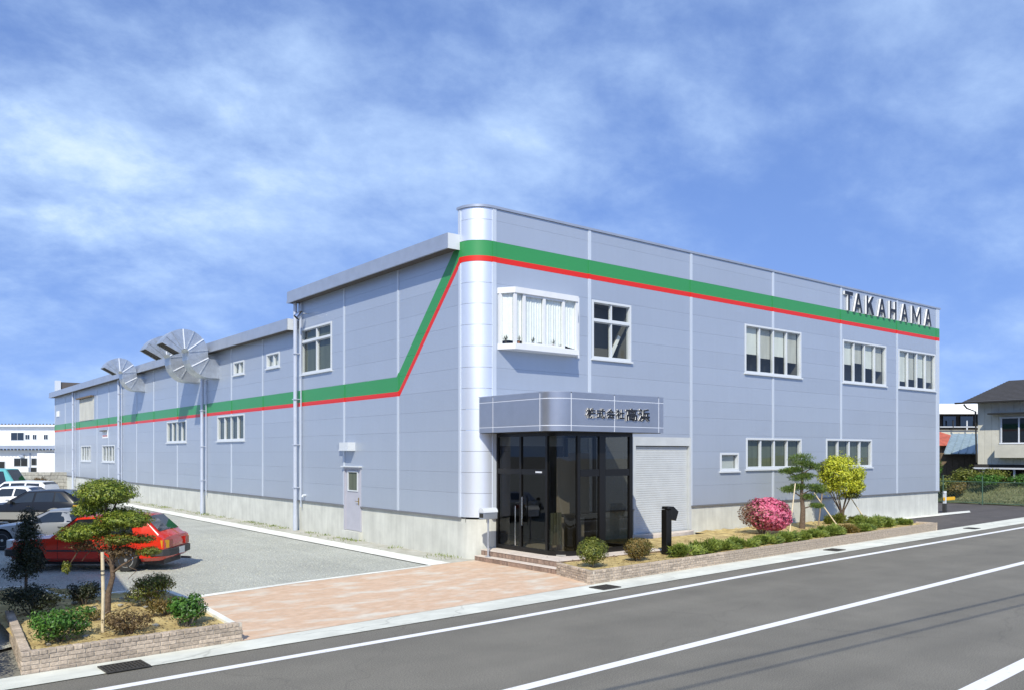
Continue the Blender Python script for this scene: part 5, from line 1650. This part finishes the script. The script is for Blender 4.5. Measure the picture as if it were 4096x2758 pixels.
    # side glass
    def sp_(x, t, sd, off=.006):
        x, zb, zl, zt, wl, wb_, wt = interp(st, x)
        y = wb_+(wt-wb_)*t; z = zl+(zt-.045-zl)*t
        return (x, sd*(y+off), z+off*.3)
    for sd in (-1, 1):
        for (b0, b1, t0, t1) in spec['side']:
            pts = []
            g_ = MB()
            nseg = 5
            for i in range(nseg):
                u0, u1 = i/nseg, (i+1)/nseg
                lo, hi = .10, .90
                g_.quad(sp_(b0+(b1-b0)*u0, lo, sd), sp_(b0+(b1-b0)*u1, lo, sd), sp_(t0+(t1-t0)*u1, hi, sd), sp_(t0+(t1-t0)*u0, hi, sd))
            o = g_.build('side_window', 'glass_shell', P, local=True, recalc=False)
    def top_(x, f, off=.008):
        x, zb, zl, zt, wl, wb_, wt = interp(st, x)
        w = wt-.09
        return (x, w*f, zt + .012*(1-abs(f)) + off)
    for nm_, (x0, x1) in (('windscreen', spec['wind']), ('rear_window', spec['rear'])):
        g_ = MB(); nx = 4
        for i in range(nx):
            for j in range(4):
                xa, xb = x0+(x1-x0)*i/nx, x0+(x1-x0)*(i+1)/nx; fa, fb = -1+.5*j, -1+.5*(j+1)
                g_.quad(top_(xa, fa), top_(xb, fa), top_(xb, fb), top_(xa, fb))
        g_.build(nm_, 'glass_shell', P, local=True, recalc=False)
    # bumpers, lights, plates, mirrors, seams, sill
    def endbar(x, sgn, z0, z1, w, m, nm_, th=.10):
        p = [(x-sgn*.35, -w), (x-sgn*.05, -w*.97), (x+sgn*th*.6, -w*.80), (x+sgn*th, -w*.4), (x+sgn*th, w*.4), (x+sgn*th*.6, w*.80), (x-sgn*.05, w*.97), (x-sgn*.35, w)]
        MB().prism(p, lambda u, v, t: (u, v, t), z0, z1).build(nm_, m, P, local=True, bevel=.012)
    xr, xf = st[0][0], st[-1][0]
    wmax = max(s[4] for s in st)
    bz = spec.get('bump', (.36, .54)); bmт = spec.get('bumpmat', 'car_plastic')
    endbar(xr, -1, bz[0], bz[1], wmax+.015, bmт, 'bumper'); endbar(xf, 1, bz[0], bz[1], wmax+.015, bmт, 'bumper')
    lz = spec.get('lamps', (.60, .76))
    for sd in (-1, 1):
        w = wmax*.98
        for nm_, m2, y0, y1 in (('turn_signal', 'amber', .99, .78), ('tail_light', 'lamp_red', .77, .50)):
            p = [(xr-.028+(.10 if nm_ == 'turn_signal' else 0), sd*w*y0), (xr-.034, sd*w*y1), (xr+.10, sd*w*y1), (xr+.22, sd*w*y0)]
            MB().prism(p, lambda u, v, t: (u, v, t), lz[0], lz[1]).build(nm_, m2, P, local=True)
        p = [(xf+.012-.06, sd*w*.95), (xf+.03, sd*w*.55), (xf-.1, sd*w*.55), (xf-.2, sd*w*.95)]
        MB().prism(p, lambda u, v, t: (u, v, t), spec.get('hlamps', lz)[0], spec.get('hlamps', lz)[1]).build('headlight', 'lamp_clear', P, local=True)
        xm = spec['mirror']; a = sp_(xm, .12, sd, .02)
        MB().prism([(xm-.05, 0), (xm+.07, .0), (xm+.05, .11), (xm-.05, .13)], lambda u, v, t: (u, t, a[2]+v), a[1]+sd*.0, a[1]+sd*.17).build('mirror', spec.get('mirmat', 'car_plastic'), P, local=True, bevel=.012)
        for xd in spec['seams']:
            z0 = .30
            mb2 = MB(); pr = []
            s0 = interp(st, xd)
            for (yy, zz) in ((s0[4]*.98, s0[1]+.09), (s0[4], s0[1]+(s0[2]-s0[1])*.55), (s0[5], s0[2])): pr.append((yy, zz))
            for (ya, za), (yb, zb2) in zip(pr[:-1], pr[1:]): mb2.quad((xd-.005, sd*(ya+.003), za), (xd+.005, sd*(ya+.003), za), (xd+.005, sd*(yb+.003), zb2), (xd-.005, sd*(yb+.003), zb2))
            mb2.build('door_seam', 'hole', P, local=True, recalc=False)
        s0 = interp(st, spec['handle']); zz = s0[1]+(s0[2]-s0[1])*.80; yy = s0[4]+(s0[5]-s0[4])*.55
        MB().box(spec['handle'], spec['handle']+.16, sd*(yy-.01), sd*(yy+.02), zz, zz+.03).build('door_handle', 'car_plastic', P, local=True)
        # body side moulding
        if spec.get('mould'):
            m3, z0, z1 = spec['mould']
            mb2 = MB(); xs = np.linspace(wr*1.3, wb-wr*1.3, 6)
            for xa, xb in zip(xs[:-1], xs[1:]):
                ya = interp(st, xa)[4]+.006; yb = interp(st, xb)[4]+.006
                n0 = len(mb2.v); mb2.v += [(xa, sd*ya, z0), (xb, sd*yb, z0), (xb, sd*yb, z1), (xa, sd*ya, z1)]; mb2.f.append((n0, n0+1, n0+2, n0+3)); mb2.mi.append(0)
            mb2.build('side_moulding', m3, P, local=True, recalc=False)
    MB().box(xr-.106, xr-.098, -.17, .17, bz[0]+.01, bz[0]+.165).build('number_plate', 'plate', P, local=True)
    if spec.get('lower'):
        m3, ztop = spec['lower']
        for sd in (-1, 1):
            for xa, xb in ((xr+.06, -wr*1.2), (wr*1.2, wb-wr*1.2), (wb+wr*1.2, xf-.08)):
                mb2 = MB(); xs = np.linspace(xa, xb, 5)
                for u0, u1 in zip(xs[:-1], xs[1:]):
                    def yz(u, z):
                        s_ = interp(st, u); return s_[4]*(.985 if z < s_[1]+.12 else 1.0)+.005
                    zb = max(interp(st, u0)[1], interp(st, u1)[1])+.02
                    mb2.quad((u0, sd*yz(u0, zb), zb), (u1, sd*yz(u1, zb), zb), (u1, sd*yz(u1, ztop), ztop), (u0, sd*yz(u0, ztop), ztop))
                mb2.build('lower_panel', m3, P, local=True, recalc=False)
            for xa in (0.0, wb):
                mb2 = MB(); yy = interp(st, xa)[4]+.008
                for i in range(10):
                    a0, a1 = rad(8+164*i/10), rad(8+164*(i+1)/10); r0, r1 = wr*1.19, wr*1.36
                    mb2.quad((xa+r0*math.cos(a0), sd*yy, wr+r0*math.sin(a0)), (xa+r0*math.cos(a1), sd*yy, wr+r0*math.sin(a1)), (xa+r1*math.cos(a1), sd*yy, wr+r1*math.sin(a1)), (xa+r1*math.cos(a0), sd*yy, wr+r1*math.sin(a0)))
                mb2.build('arch_trim', m3, P, local=True, recalc=False)
    if spec.get('exhaust'):
        MB().tube([(xr+.1, -.45, .22), (xr-.16, -.45, .21)], .028, 8).build('exhaust_pipe', 'car_trim', P, local=True, smooth=50)
    return P
# opaque dark car glazing
def car_glass():
    m = bpy.data.materials.new('glass_shell'); m.use_nodes = True
    b = m.node_tree.nodes['Principled BSDF']
    b.inputs['Base Color'].default_value = (0.012, 0.015, 0.016, 1); b.inputs['Roughness'].default_value = .04; b.inputs['Specular IOR Level'].default_value = .8; b.inputs['Coat Weight'].default_value = .5
    M['glass_shell'] = m
car_glass()
hatch = dict(st=[(-.96, .40, .62, .66, .66, .66, .60), (-.92, .32, .80, .84, .77, .76, .70), (-.84, .28, .85, .89, .80, .78, .70), (-.76, .26, .86, .95, .80, .78, .69), (-.36, .24, .87, 1.33, .805, .785, .62), (-.26, .24, .87, 1.37, .805, .785, .63), (.5, .24, .86, 1.395, .81, .785, .635), (1.25, .24, .84, 1.36, .81, .785, .63), (1.85, .24, .82, .90, .81, .785, .71), (2.35, .25, .78, .82, .80, .77, .68), (2.85, .30, .70, .74, .77, .73, .64), (2.98, .40, .58, .62, .70, .68, .60)],
             side=[(-.18, .62, -.02, .60), (.70, 1.62, .68, 1.24)], wind=(1.31, 1.80), rear=(-.74, -.37), wr=.29, track=.735, bump=(.38, .55), lamps=(.58, .77), mirror=1.52, seams=[.66, 1.66], handle=.82, spoke=0, dish='chrome', mould=('car_plastic', .50, .54), exhaust=True)
hatch['spoke'] = 5
car('red hatchback half hidden behind the cloud pruned tree', (-6.98, 4.72), 2.30, hatch, 'car_red')
coupe = dict(st=[(-.80, .40, .66, .72, .70, .70, .62), (-.74, .28, .80, .86, .80, .79, .72), (-.45, .22, .82, .90, .83, .81, .68), (.30, .20, .82, 1.17, .835, .815, .58), (.8, .20, .81, 1.22, .835, .815, .60), (1.15, .20, .80, 1.20, .835, .815, .59), (1.95, .20, .77, .83, .835, .81, .72), (2.6, .22, .70, .75, .82, .79, .70), (3.25, .28, .60, .64, .78, .75, .66), (3.36, .36, .50, .54, .70, .68, .60)],
             side=[(-.05, .52, .30, .50), (.60, 1.66, .58, 1.12)], wind=(1.20, 1.88), rear=(-.35, .28), wr=.30, track=.72, bump=(.30, .46), lamps=(.60, .74), hlamps=(.50, .56), mirror=1.62, seams=[.42, 1.72], handle=.60, bumpmat='car_silver', mirmat='car_plastic', spoke=5)
dpt = 26.3; lat = lambda px, d: (px-2048)/3330*d
p_ = at(lat(434, dpt), dpt); car('low silver coupe between the red and the black car', (p_.x, p_.y), 2.45, coupe, 'car_silver')
wagon = dict(st=[(-.95, .42, .70, .76, .70, .70, .62), (-.90, .30, .90, .96, .80, .79, .72), (-.70, .27, .93, 1.15, .83, .81, .66), (-.2, .25, .93, 1.40, .845, .825, .62), (.4, .25, .92, 1.43, .85, .825, .63), (1.2, .25, .90, 1.40, .85, .825, .62), (2.05, .25, .86, .93, .85, .82, .74), (2.7, .27, .82, .87, .83, .80, .72), (3.35, .32, .74, .78, .80, .77, .68), (3.50, .42, .62, .66, .72, .70, .60)],
             side=[(-.55, .02, -.12, .04), (.10, .82, .10, .80), (.90, 1.80, .88, 1.16)], wind=(1.27, 1.98), rear=(-.68, -.22), wr=.31, track=.73, bump=(.36, .56), lamps=(.66, .84), hlamps=(.66, .76), mirror=1.72, seams=[.05, .86, 1.88], handle=.95, bumpmat='car_lower', lower=('car_lower', .56), spoke=6)
dpt = 34.6; p_ = at(lat(52, dpt) + 2.58, dpt); car('black car with bronze silver lower panels and six spoke wheels', (p_.x, p_.y), 2.58, wagon, 'car_black')
sedan = dict(st=[(-1.0, .42, .70, .76, .70, .70, .62), (-.94, .30, .88, .95, .80, .79, .72), (-.45, .27, .90, .98, .83, .81, .70), (.1, .25, .90, 1.34, .84, .82, .61), (.6, .25, .90, 1.38, .84, .82, .62), (1.25, .25, .88, 1.36, .84, .82, .61), (2.0, .25, .86, .92, .84, .81, .73), (2.7, .27, .82, .86, .82, .79, .71), (3.3, .32, .74, .78, .79, .76, .67), (3.42, .42, .62, .66, .72, .70, .60)],
             side=[(-.25, .58, .12, .56), (.66, 1.74, .64, 1.20)], wind=(1.32, 1.92), rear=(-.40, .06), wr=.30, track=.72, bump=(.34, .54), lamps=(.64, .82), mirror=1.68, seams=[.62, 1.82], handle=.76, bumpmat='car_white', spoke=5)
dpt = 39.3; p_ = at(lat(10, dpt) + 2.0, dpt); car('white sedan just behind the black car', (p_.x, p_.y), 2.55, sedan, 'car_white')
estate = dict(st=[(-.95, .42, .72, .78, .72, .72, .64), (-.90, .30, .92, .98, .81, .80, .72), (-.80, .27, .94, 1.30, .83, .81, .64), (-.60, .26, .94, 1.47, .84, .82, .63), (.4, .25, .93, 1.50, .84, .82, .64), (1.25, .25, .91, 1.47, .84, .82, .63), (1.95, .25, .88, .95, .84, .81, .74), (2.7, .27, .84, .88, .82, .79, .72), (3.3, .32, .76, .80, .79, .76, .68), (3.42, .42, .64, .68, .72, .70, .60)],
              side=[(-.60, .08, -.56, .08), (.16, .86, .16, .86), (.94, 1.70, .94, 1.20)], wind=(1.31, 1.88), rear=(-.79, -.66), wr=.30, track=.72, bump=(.36, .56), lamps=(.70, .92), mirror=1.66, seams=[.12, .90, 1.80], handle=1.02, bumpmat='car_white', spoke=5)
dpt = 43.2; p_ = at(lat(205, dpt) - .4, dpt); car('white estate car in the rear row of the yard', (p_.x, p_.y), 2.6, estate, 'car_white')
van = dict(st=[(-.75, .45, .9, 1.0, .70, .70, .66), (-.72, .34, 1.05, 1.85, .72, .72, .64), (-.6, .32, 1.08, 2.02, .73, .73, .62), (.5, .32, 1.08, 2.05, .73, .73, .63), (1.7, .32, 1.08, 2.02, .73, .73, .62), (2.25, .34, 1.05, 1.18, .73, .73, .66), (2.5, .40, .9, .98, .72, .70, .62), (2.54, .46, .8, .86, .68, .66, .6)],
           side=[(-.55, .1, -.5, .1), (.2, .95, .2, .95), (1.05, 1.85, 1.05, 1.6)], wind=(1.74, 2.2), rear=(-.71, -.62), wr=.28, track=.62, bump=(.38, .55), lamps=(.7, .95), hlamps=(.62, .78), mirror=1.8, seams=[.15, 1.0], handle=1.1, bumpmat='car_white', spoke=5)
dpt = 47.5; p_ = at(lat(-45, dpt), dpt); car('teal van at the back of the yard behind the white cars', (p_.x, p_.y), 2.0, van, 'car_teal', heading=HEAD+math.pi, near=1)

# ------------------------------------------------------------------ background left
def frame_axis(P_l, P_d, name, label, cat):
    o = at(P_l, P_d); return thing(name, tuple(o), label, cat, rz=math.atan2(RT[1], RT[0]))
W_ = frame_axis(-45.3, 78, 'workshop_building', 'white two storey workshop behind the yard with dark windows', 'building')
def wbx(nm, m, x0, x1, y0, y1, z0, z1, par=None): return MB().box(x0, x1, y0, y1, z0, z1).build(nm, m, par or W_, local=True)
wbx('upper_wall', 'bg_white', -16, 9, 2.0, 14, 3.6, 5.45); wbx('lower_wall', 'bg_white', -16, 9, 0.0, 14, 0, 3.2)
wbx('roof', 'bg_white', -16.2, 9.2, 1.6, 14.2, 5.45, 5.6)
r_ = wbx('lower_roof', 'fascia', -16.2, 9.2, -.7, 2.0, 3.3, 3.62)
for k in range(24): wbx('eave_bracket', 'car_trim', -4.6+k*.33, -4.45+k*.33, -.6, -.45, 3.16, 3.3, r_)
for k in range(24): wbx('roof_stud', 'car_trim', -4.6+k*.33, -4.5+k*.33, 1.7, 1.8, 5.6, 5.72, r_)
for (x0, x1, z0, z1, yy) in ((-2.8, -1.6, 4.15, 4.85, 2.0), (-1.42, -1.05, 4.23, 4.65, 2.0), (-.71, -.39, 4.23, 4.65, 2.0), (.36, .70, 4.23, 4.65, 2.0), (1.51, 2.5, 4.13, 4.86, 2.0), (3.3, 4.4, 4.13, 4.86, 2.0),
                             (-1.31, -.08, 1.69, 2.40, 0), (.31, 1.22, 1.78, 2.40, 0), (.05, 1.5, 1.15, 1.55, 0), (-3.2, -2.2, 1.3, 2.1, 0), (2.6, 3.8, 1.7, 2.4, 0)):
    w = wbx('window', 'white_frame', x0-.06, x1+.06, yy-.05, yy-.001, z0-.06, z1+.06)
    xm = (x0+x1)/2
    for a, b_ in ((x0, xm-.02), (xm+.02, x1)): wbx('pane', 'glass_shell', a, b_, yy-.07, yy-.052, z0, z1, w)
wbx('lean_to', 'bg_white', 1.6, 6.0, -1.4, -.01, 0, 2.9); wbx('wall_pipe', 'fascia', .12, .24, -.08, -.001, .9, 2.9); wbx('vent_hood', 'galvanised', -.75, -.35, -.25, -.001, 2.5, 2.75)
SWl = frame_axis(-37.5, 66, 'stone_wall', 'low grey stone block wall behind the parked cars', 'wall')
for r in range(5):
    for c_ in range(9):
        x0 = -5.0 + c_*1.0 + (.5 if r % 2 else 0)
        MB().box(x0+.01, x0+.99, -.12+random.uniform(-.03, .03), .3, r*.28+.005, r*.28+.275).build('stone', 'stone', SWl, local=True, bevel=.015)
bush('bush', tuple(at(-36.6, 64.5, 0)), 1.3, 1.15, 'brown bush in front of the far stone wall', 'leaf_brown', 900, .12, .06, 91)

# ------------------------------------------------------------------ background right
H = thing('house', (43, 0, 0), 'beige boarded house with dark hipped roof behind the fence', 'house')
def hb(nm, m, x0, x1, y0, y1, z0, z1, par=None, **kw): return MB().box(x0, x1, y0, y1, z0, z1).build(nm, m, par or H, **kw)
hb('upper_wall', 'house_wall', 43.06, 52, -9, 4.97, 2.18, 6.1)
for k in range(34):
    y1 = 5.0 - k*.415
    MB().box(43.0, 43.055, y1-.405, y1, 2.2, 6.05).build('board', 'house_wall', H)
hb('floor_beam', 'bg_dark', 42.86, 52, -9, 5.15, 2.02, 2.17); hb('sill_beam', 'joint_white', 42.8, 42.85, -9, 5.2, 1.9, 2.0)
hb('ground_floor', 'bg_dark', 45.5, 52, -9, 4.6, 0, 2.0)  # near-black colour stands in for the shade under the upper storey
for y in (4.7, 2.9, 0.2): hb('post', 'joint_white', 43.05, 43.15, y-.05, y+.05, 0, 2.02)
rf = MB()
ex0, ex1, ey0, ey1, ez, rz_ = 42.1, 53, -10, 5.6, 6.12, 7.75
A_, B_, C_, D_ = (ex0, ey1, ez), (ex1, ey1, ez), (ex1, ey0, ez), (ex0, ey0, ez)
R1_, R2_ = (47.5, 4.9, rz_), (47.5, -9, rz_)
for q in ((A_, R1_, R2_, D_), (B_, C_, R2_, R1_)): rf.poly(q)
rf.poly((A_, B_, R1_)); rf.poly((C_, D_, R2_)); rf.poly((A_, D_, C_, B_))
roof_h = rf.build('roof', 'roof_tile', H)
for k in range(1, 16):   # courses of tiles on the side facing the street
    t = k/16; 
    p = Vector(A_).lerp(Vector(R1_), t); q = Vector(D_).lerp(Vector(R2_), t)
    MB().tube([p+Vector((0, 0, .0)), q+Vector((0, 0, .0))], .034, 4).build('tile_course', 'roof_tile', roof_h)
hb('gutter', 'bronze_frame', 42.02, 42.12, -10, 6.0, 6.02, 6.12)
MB().tube([(42.4, 5.6, 6.0), (42.5, 5.45, 5.75), (42.9, 5.1, 5.55), (42.95, 5.05, 2.3)], .05, 7).build('downpipe', 'bronze_frame', H)
w = MB(); 
for q in ((3.62, 3.55, 3.55, 5.05), (2.62, 2.55, 3.55, 5.05), (1.65, 1.55, 3.55, 5.05)): w.box(42.9, 42.98, q[1], q[0], q[2], q[3])
w.box(42.9, 42.98, 1.0, 3.7, 5.051, 5.14); w.box(42.9, 42.98, 1.0, 3.7, 3.46, 3.549)
wn_ = w.build('window', 'joint_white', H)
for y0, y1 in ((2.63, 3.54), (1.66, 2.54), (1.0, 1.54)): hb('pane', 'glass_shell', 42.95, 42.97, y0, y1, 3.55, 5.05, wn_)
hb('window_hood', 'bronze_frame', 42.3, 42.99, 0.8, 4.15, 5.3, 5.38); hb('window_box', 'house_wall', 42.35, 42.99, 0.6, 3.75, 2.62, 3.42)
# white roofed hall behind
HL = thing('market_hall', tuple(at(37, 72)), 'long building with white fascia and dark open storey behind the house', 'building', rz=math.atan2(RT[1], RT[0]))
def hx(nm, m, x0, x1, y0, y1, z0, z1, par=None): return MB().box(x0, x1, y0, y1, z0, z1).build(nm, m, par or HL, local=True)
hx('fascia', 'bg_white', -6, 8, -.3, 8, 6.35, 7.15); hx('fascia_lip', 'bg_white', -6, 8, -.8, -.31, 6.25, 6.5); hx('open_storey', 'bg_dark', -6, 8, .5, 8, 4.9, 6.34); hx('lower_wall', 'house_wall', -6, 8, .2, 8, 0, 4.9)
hx('railing', 'white_frame', -6, 8, -.2, -.14, 5.12, 5.2)
for k in range(9): hx('baluster', 'white_frame' if k % 3 == 0 else 'bronze_frame', -5+k*1.2, -4.9+k*1.2, -.2, -.14, 4.9, 5.75)
for k in range(8): hx('storey_window', 'glass_shell', -5.5+k*1.5, -4.4+k*1.5, .4, .49, 5.2, 6.1)
# blue sheet roof shed
SH = thing('shed', tuple(at(31.3, 58)), 'wooden shed with pale blue corrugated roof beside the house', 'shed', rz=math.atan2(RT[1], RT[0]))
MB().box(-1.3, 4, .4, 4, 0, 2.85).build('shed_wall', 'old_wood', SH, local=True)
for k in range(12):
    x0 = -1.25+k*.42; MB().box(x0, x0+.40, .34, .395, .4, 2.84).build('board', 'old_wood', SH, local=True)
for k in range(11):
    x0 = -1.3+k*.5
    o = MB(); sl = 2.9
    p = [(x0, -.2, 2.88), (x0+.49, -.2, 2.88), (x0+.49+sl, 4.2, 4.35), (x0+sl, 4.2, 4.35)]
    o.quad(*p); o.quad(*[(a, b_, c-.05) for a, b_, c in p])
    for i in range(4): a, b_ = p[i], p[(i+1) % 4]; o.quad(a, b_, (b_[0], b_[1], b_[2]-.05), (a[0], a[1], a[2]-.05))
    rp = o.build('roof_sheet', 'roof_blue', SH, local=True)
    MB().tube([(x0+.0, -.22, 2.92), (x0+sl, 4.2, 4.39)], .035, 5).build('roof_ridge', 'roof_blue', rp, local=True)
HT = thing('hut', tuple(at(34.6, 66.5)), 'small hut with rust red ribbed roof behind the blue roofed shed', 'hut', rz=math.atan2(RT[1], RT[0]))
MB().box(-1.8, 2.4, .5, 4, 0, 3.6).build('hut_wall', 'old_wood', HT, local=True)
for k in range(9):
    x0 = -1.6+k*.5
    p = [(x0, -.1, 3.55), (x0+.48, -.1, 3.55), ((x0+.48)*.25-.3, 2.2, 4.75), (x0*.25-.3, 2.2, 4.75)]
    o = MB(); o.quad(*p); o.quad(*[(a, b_, c-.06) for a, b_, c in p])
    for i in range(4): a, b_ = p[i], p[(i+1) % 4]; o.quad(a, b_, (b_[0], b_[1], b_[2]-.06), (a[0], a[1], a[2]-.06))
    o.build('roof_sheet', 'roof_red', HT, local=True)
# grassy bank behind the fence
bk = MB(); 
bk.v = []
nx_, ny_ = 12, 40
for i in range(nx_):
    for j in range(ny_):
        x = 36.8 + i*.55; y = -8 + j*.7; bk.v.append((x, y, .0 + min(1.0, i*.13) + random.uniform(0, .06)))
for i in range(nx_-1):
    for j in range(ny_-1): bk.f.append((i*ny_+j, (i+1)*ny_+j, (i+1)*ny_+j+1, i*ny_+j+1)); bk.mi.append(0)
b_o = bk.build('bank', 'grass', recalc=False); b_o['kind'] = 'structure'
rgx = np.random.default_rng(41); n = 9000
C = np.stack([36.85+rgx.uniform(0, 5, n), rgx.uniform(-3, 14, n), np.zeros(n)], 1); C[:, 2] = np.minimum(1.0, (C[:, 0]-36.8)/.55*.13)
D = rgx.normal(size=(n, 3))*.5 + np.array([0, 0, 1])
tag(link('grass', leaf_dir('grass', C, D, rgx.normal(size=(n, 3)), .22, .03, 'grass', rgx)), 'dry grass on the bank behind the wire fence', 'grass', kind='stuff')
for i, (l, d, z, w, h, m, lab) in enumerate(((25.6, 49.5, .5, 2.0, 1.1, 'leaf_olive', 'bushy shrub right behind the factory end wall'), (26.2, 49.0, .3, 1.3, 1.0, 'leaf_mixed', 'brownish bush behind the fence near the barrier post'),
                                   (27.6, 50.5, .8, 2.0, 1.4, 'leaf_olive', 'tall yellow green shrub below the house corner'), (29.0, 50.5, .8, 2.6, 1.3, 'leaf_olive', 'spreading yellow green shrub in front of the carport'), (26.4, 52.5, .8, 2.0, 2.3, 'leaf_green', 'dark green tree beside the shed'),
                                   (30.2, 49.0, .9, 2.4, .8, 'leaf_green', 'low green hedge bush along the house'), (31.4, 49.6, .9, 2.4, 1.0, 'leaf_dark', 'dark hedge bush under the house at the frame edge'), (28.1, 49.2, .9, 2.2, .8, 'leaf_green', 'low green hedge bush in the middle of the bank'))):
    bush('bush', tuple(at(l, d, z)), w, h, lab, m, 1800, .13, .065, 120+i, 'shrubs behind the wire fence')
# wire fence
FN = thing('wire_fence', (36.6, 0, 0), 'green chain link fence beyond the driveway', 'fence')
for k in range(11):
    y = -9.0 + k*2.15 + .35
    MB().tube([(36.6, y, 0), (36.6, y, 1.62)], .032, 7).build('post', 'fence_green', FN, smooth=50)
for z in (1.28, .1): MB().tube([(36.6, -9, z), (36.6, 13.2, z)], .022, 6).build('rail', 'fence_green', FN)
ms = MB(); Lf = 22; hgt = 1.2; pitch = .16
for k in range(-8, int(Lf/pitch)):
    for sgn in (1, -1):
        y0 = -9 + k*pitch; y1 = y0+hgt; za, zb = (.08, .08+hgt) if sgn > 0 else (.08+hgt, .08)
        ms.tube([(36.6+.004*sgn, y0, za), (36.6+.004*sgn, y1, zb)], .0045, 3, cap=False)
o = ms.build('wire_mesh', 'fence_green', FN, recalc=False); o['kind'] = 'stuff'
# barrier post at the factory end
BP = thing('barrier_post', (28.6, .55, 0), 'white post with black base and yellow bar at the far factory corner', 'barrier')
MB().box(28.52, 28.68, .47, .63, .0, .45).build('base', 'car_plastic', BP); MB().box(28.54, 28.66, .49, .61, .451, .95).build('post', 'white_frame', BP)
MB().box(28.5, 29.6, .5, .58, .60, .75).build('bar', 'yellow_paint', BP); MB().tube([(28.6, .55, .95), (28.6, .55, 1.05)], .09, 8).build('cap', 'white_frame', BP)

# ------------------------------------------------------------------ outside the picture: house added to shade the left, cables behind the wire shadows on the road
NH = thing('shade_house', (-17.0, -0.5, 0), 'unseen two storey house block added left of the yard to cast shade', 'house')
MB().box(-20.5, -13.6, -5.9, 7.6, 0, 6.2).build('wall', 'house_wall', NH)
nr = MB(); nr.prism([(-6.2, 6.201), (7.9, 6.201), (1.0, 7.7)], lambda u, v, t: (t, u, v), -20.8, -13.35); nr.build('roof', 'roof_tile', NH)
for y0 in (-4.2, -1.0, 2.2):
    for z0 in (1.0, 3.9):
        w = MB().box(-13.6, -13.55, y0, y0+1.6, z0, z0+1.3).build('window', 'bronze_frame', NH)
        for q in (0.06, 0.83): MB().box(-13.549, -13.54, y0+q, y0+q+.71, z0+.06, z0+1.24).build('pane', 'glass_shell', w)
for x, lab in ((-34, 'concrete utility pole beyond the left of the street'), (24, 'concrete utility pole on the viewer side of the street')):
    U = thing('utility_pole', (x, -17.0-.03*x, 0), lab, 'utility pole', 'utility poles on the viewer side of the street')
    MB().tube([(x, -17.0-.03*x, 0), (x, -17.0-.03*x, 9.2)], [.17, .11], 12).build('pole', 'pole_concrete', U, smooth=40)
    MB().box(x-.05, x+.05, -18.0-.03*x, -16.6-.03*x, 8.25, 8.35).build('cross_arm', 'galvanised', U)
for i, (yy, zz, r) in enumerate(((-17.85, 8.4, .020), (-17.35, 8.4, .026))):
    mb = MB(); pts = []
    for k in range(13):
        x = -34 + 58*k/12; pts.append((x, yy-.03*x, zz - .55*(1-((k-6)/6)**2)))
    o = mb.tube(pts, r, 5).build('overhead_cable', 'cable')
    tag(o, ('outer' if i == 0 else 'inner') + ' overhead cable strung between the utility poles', 'cable', 'overhead cables above the street')
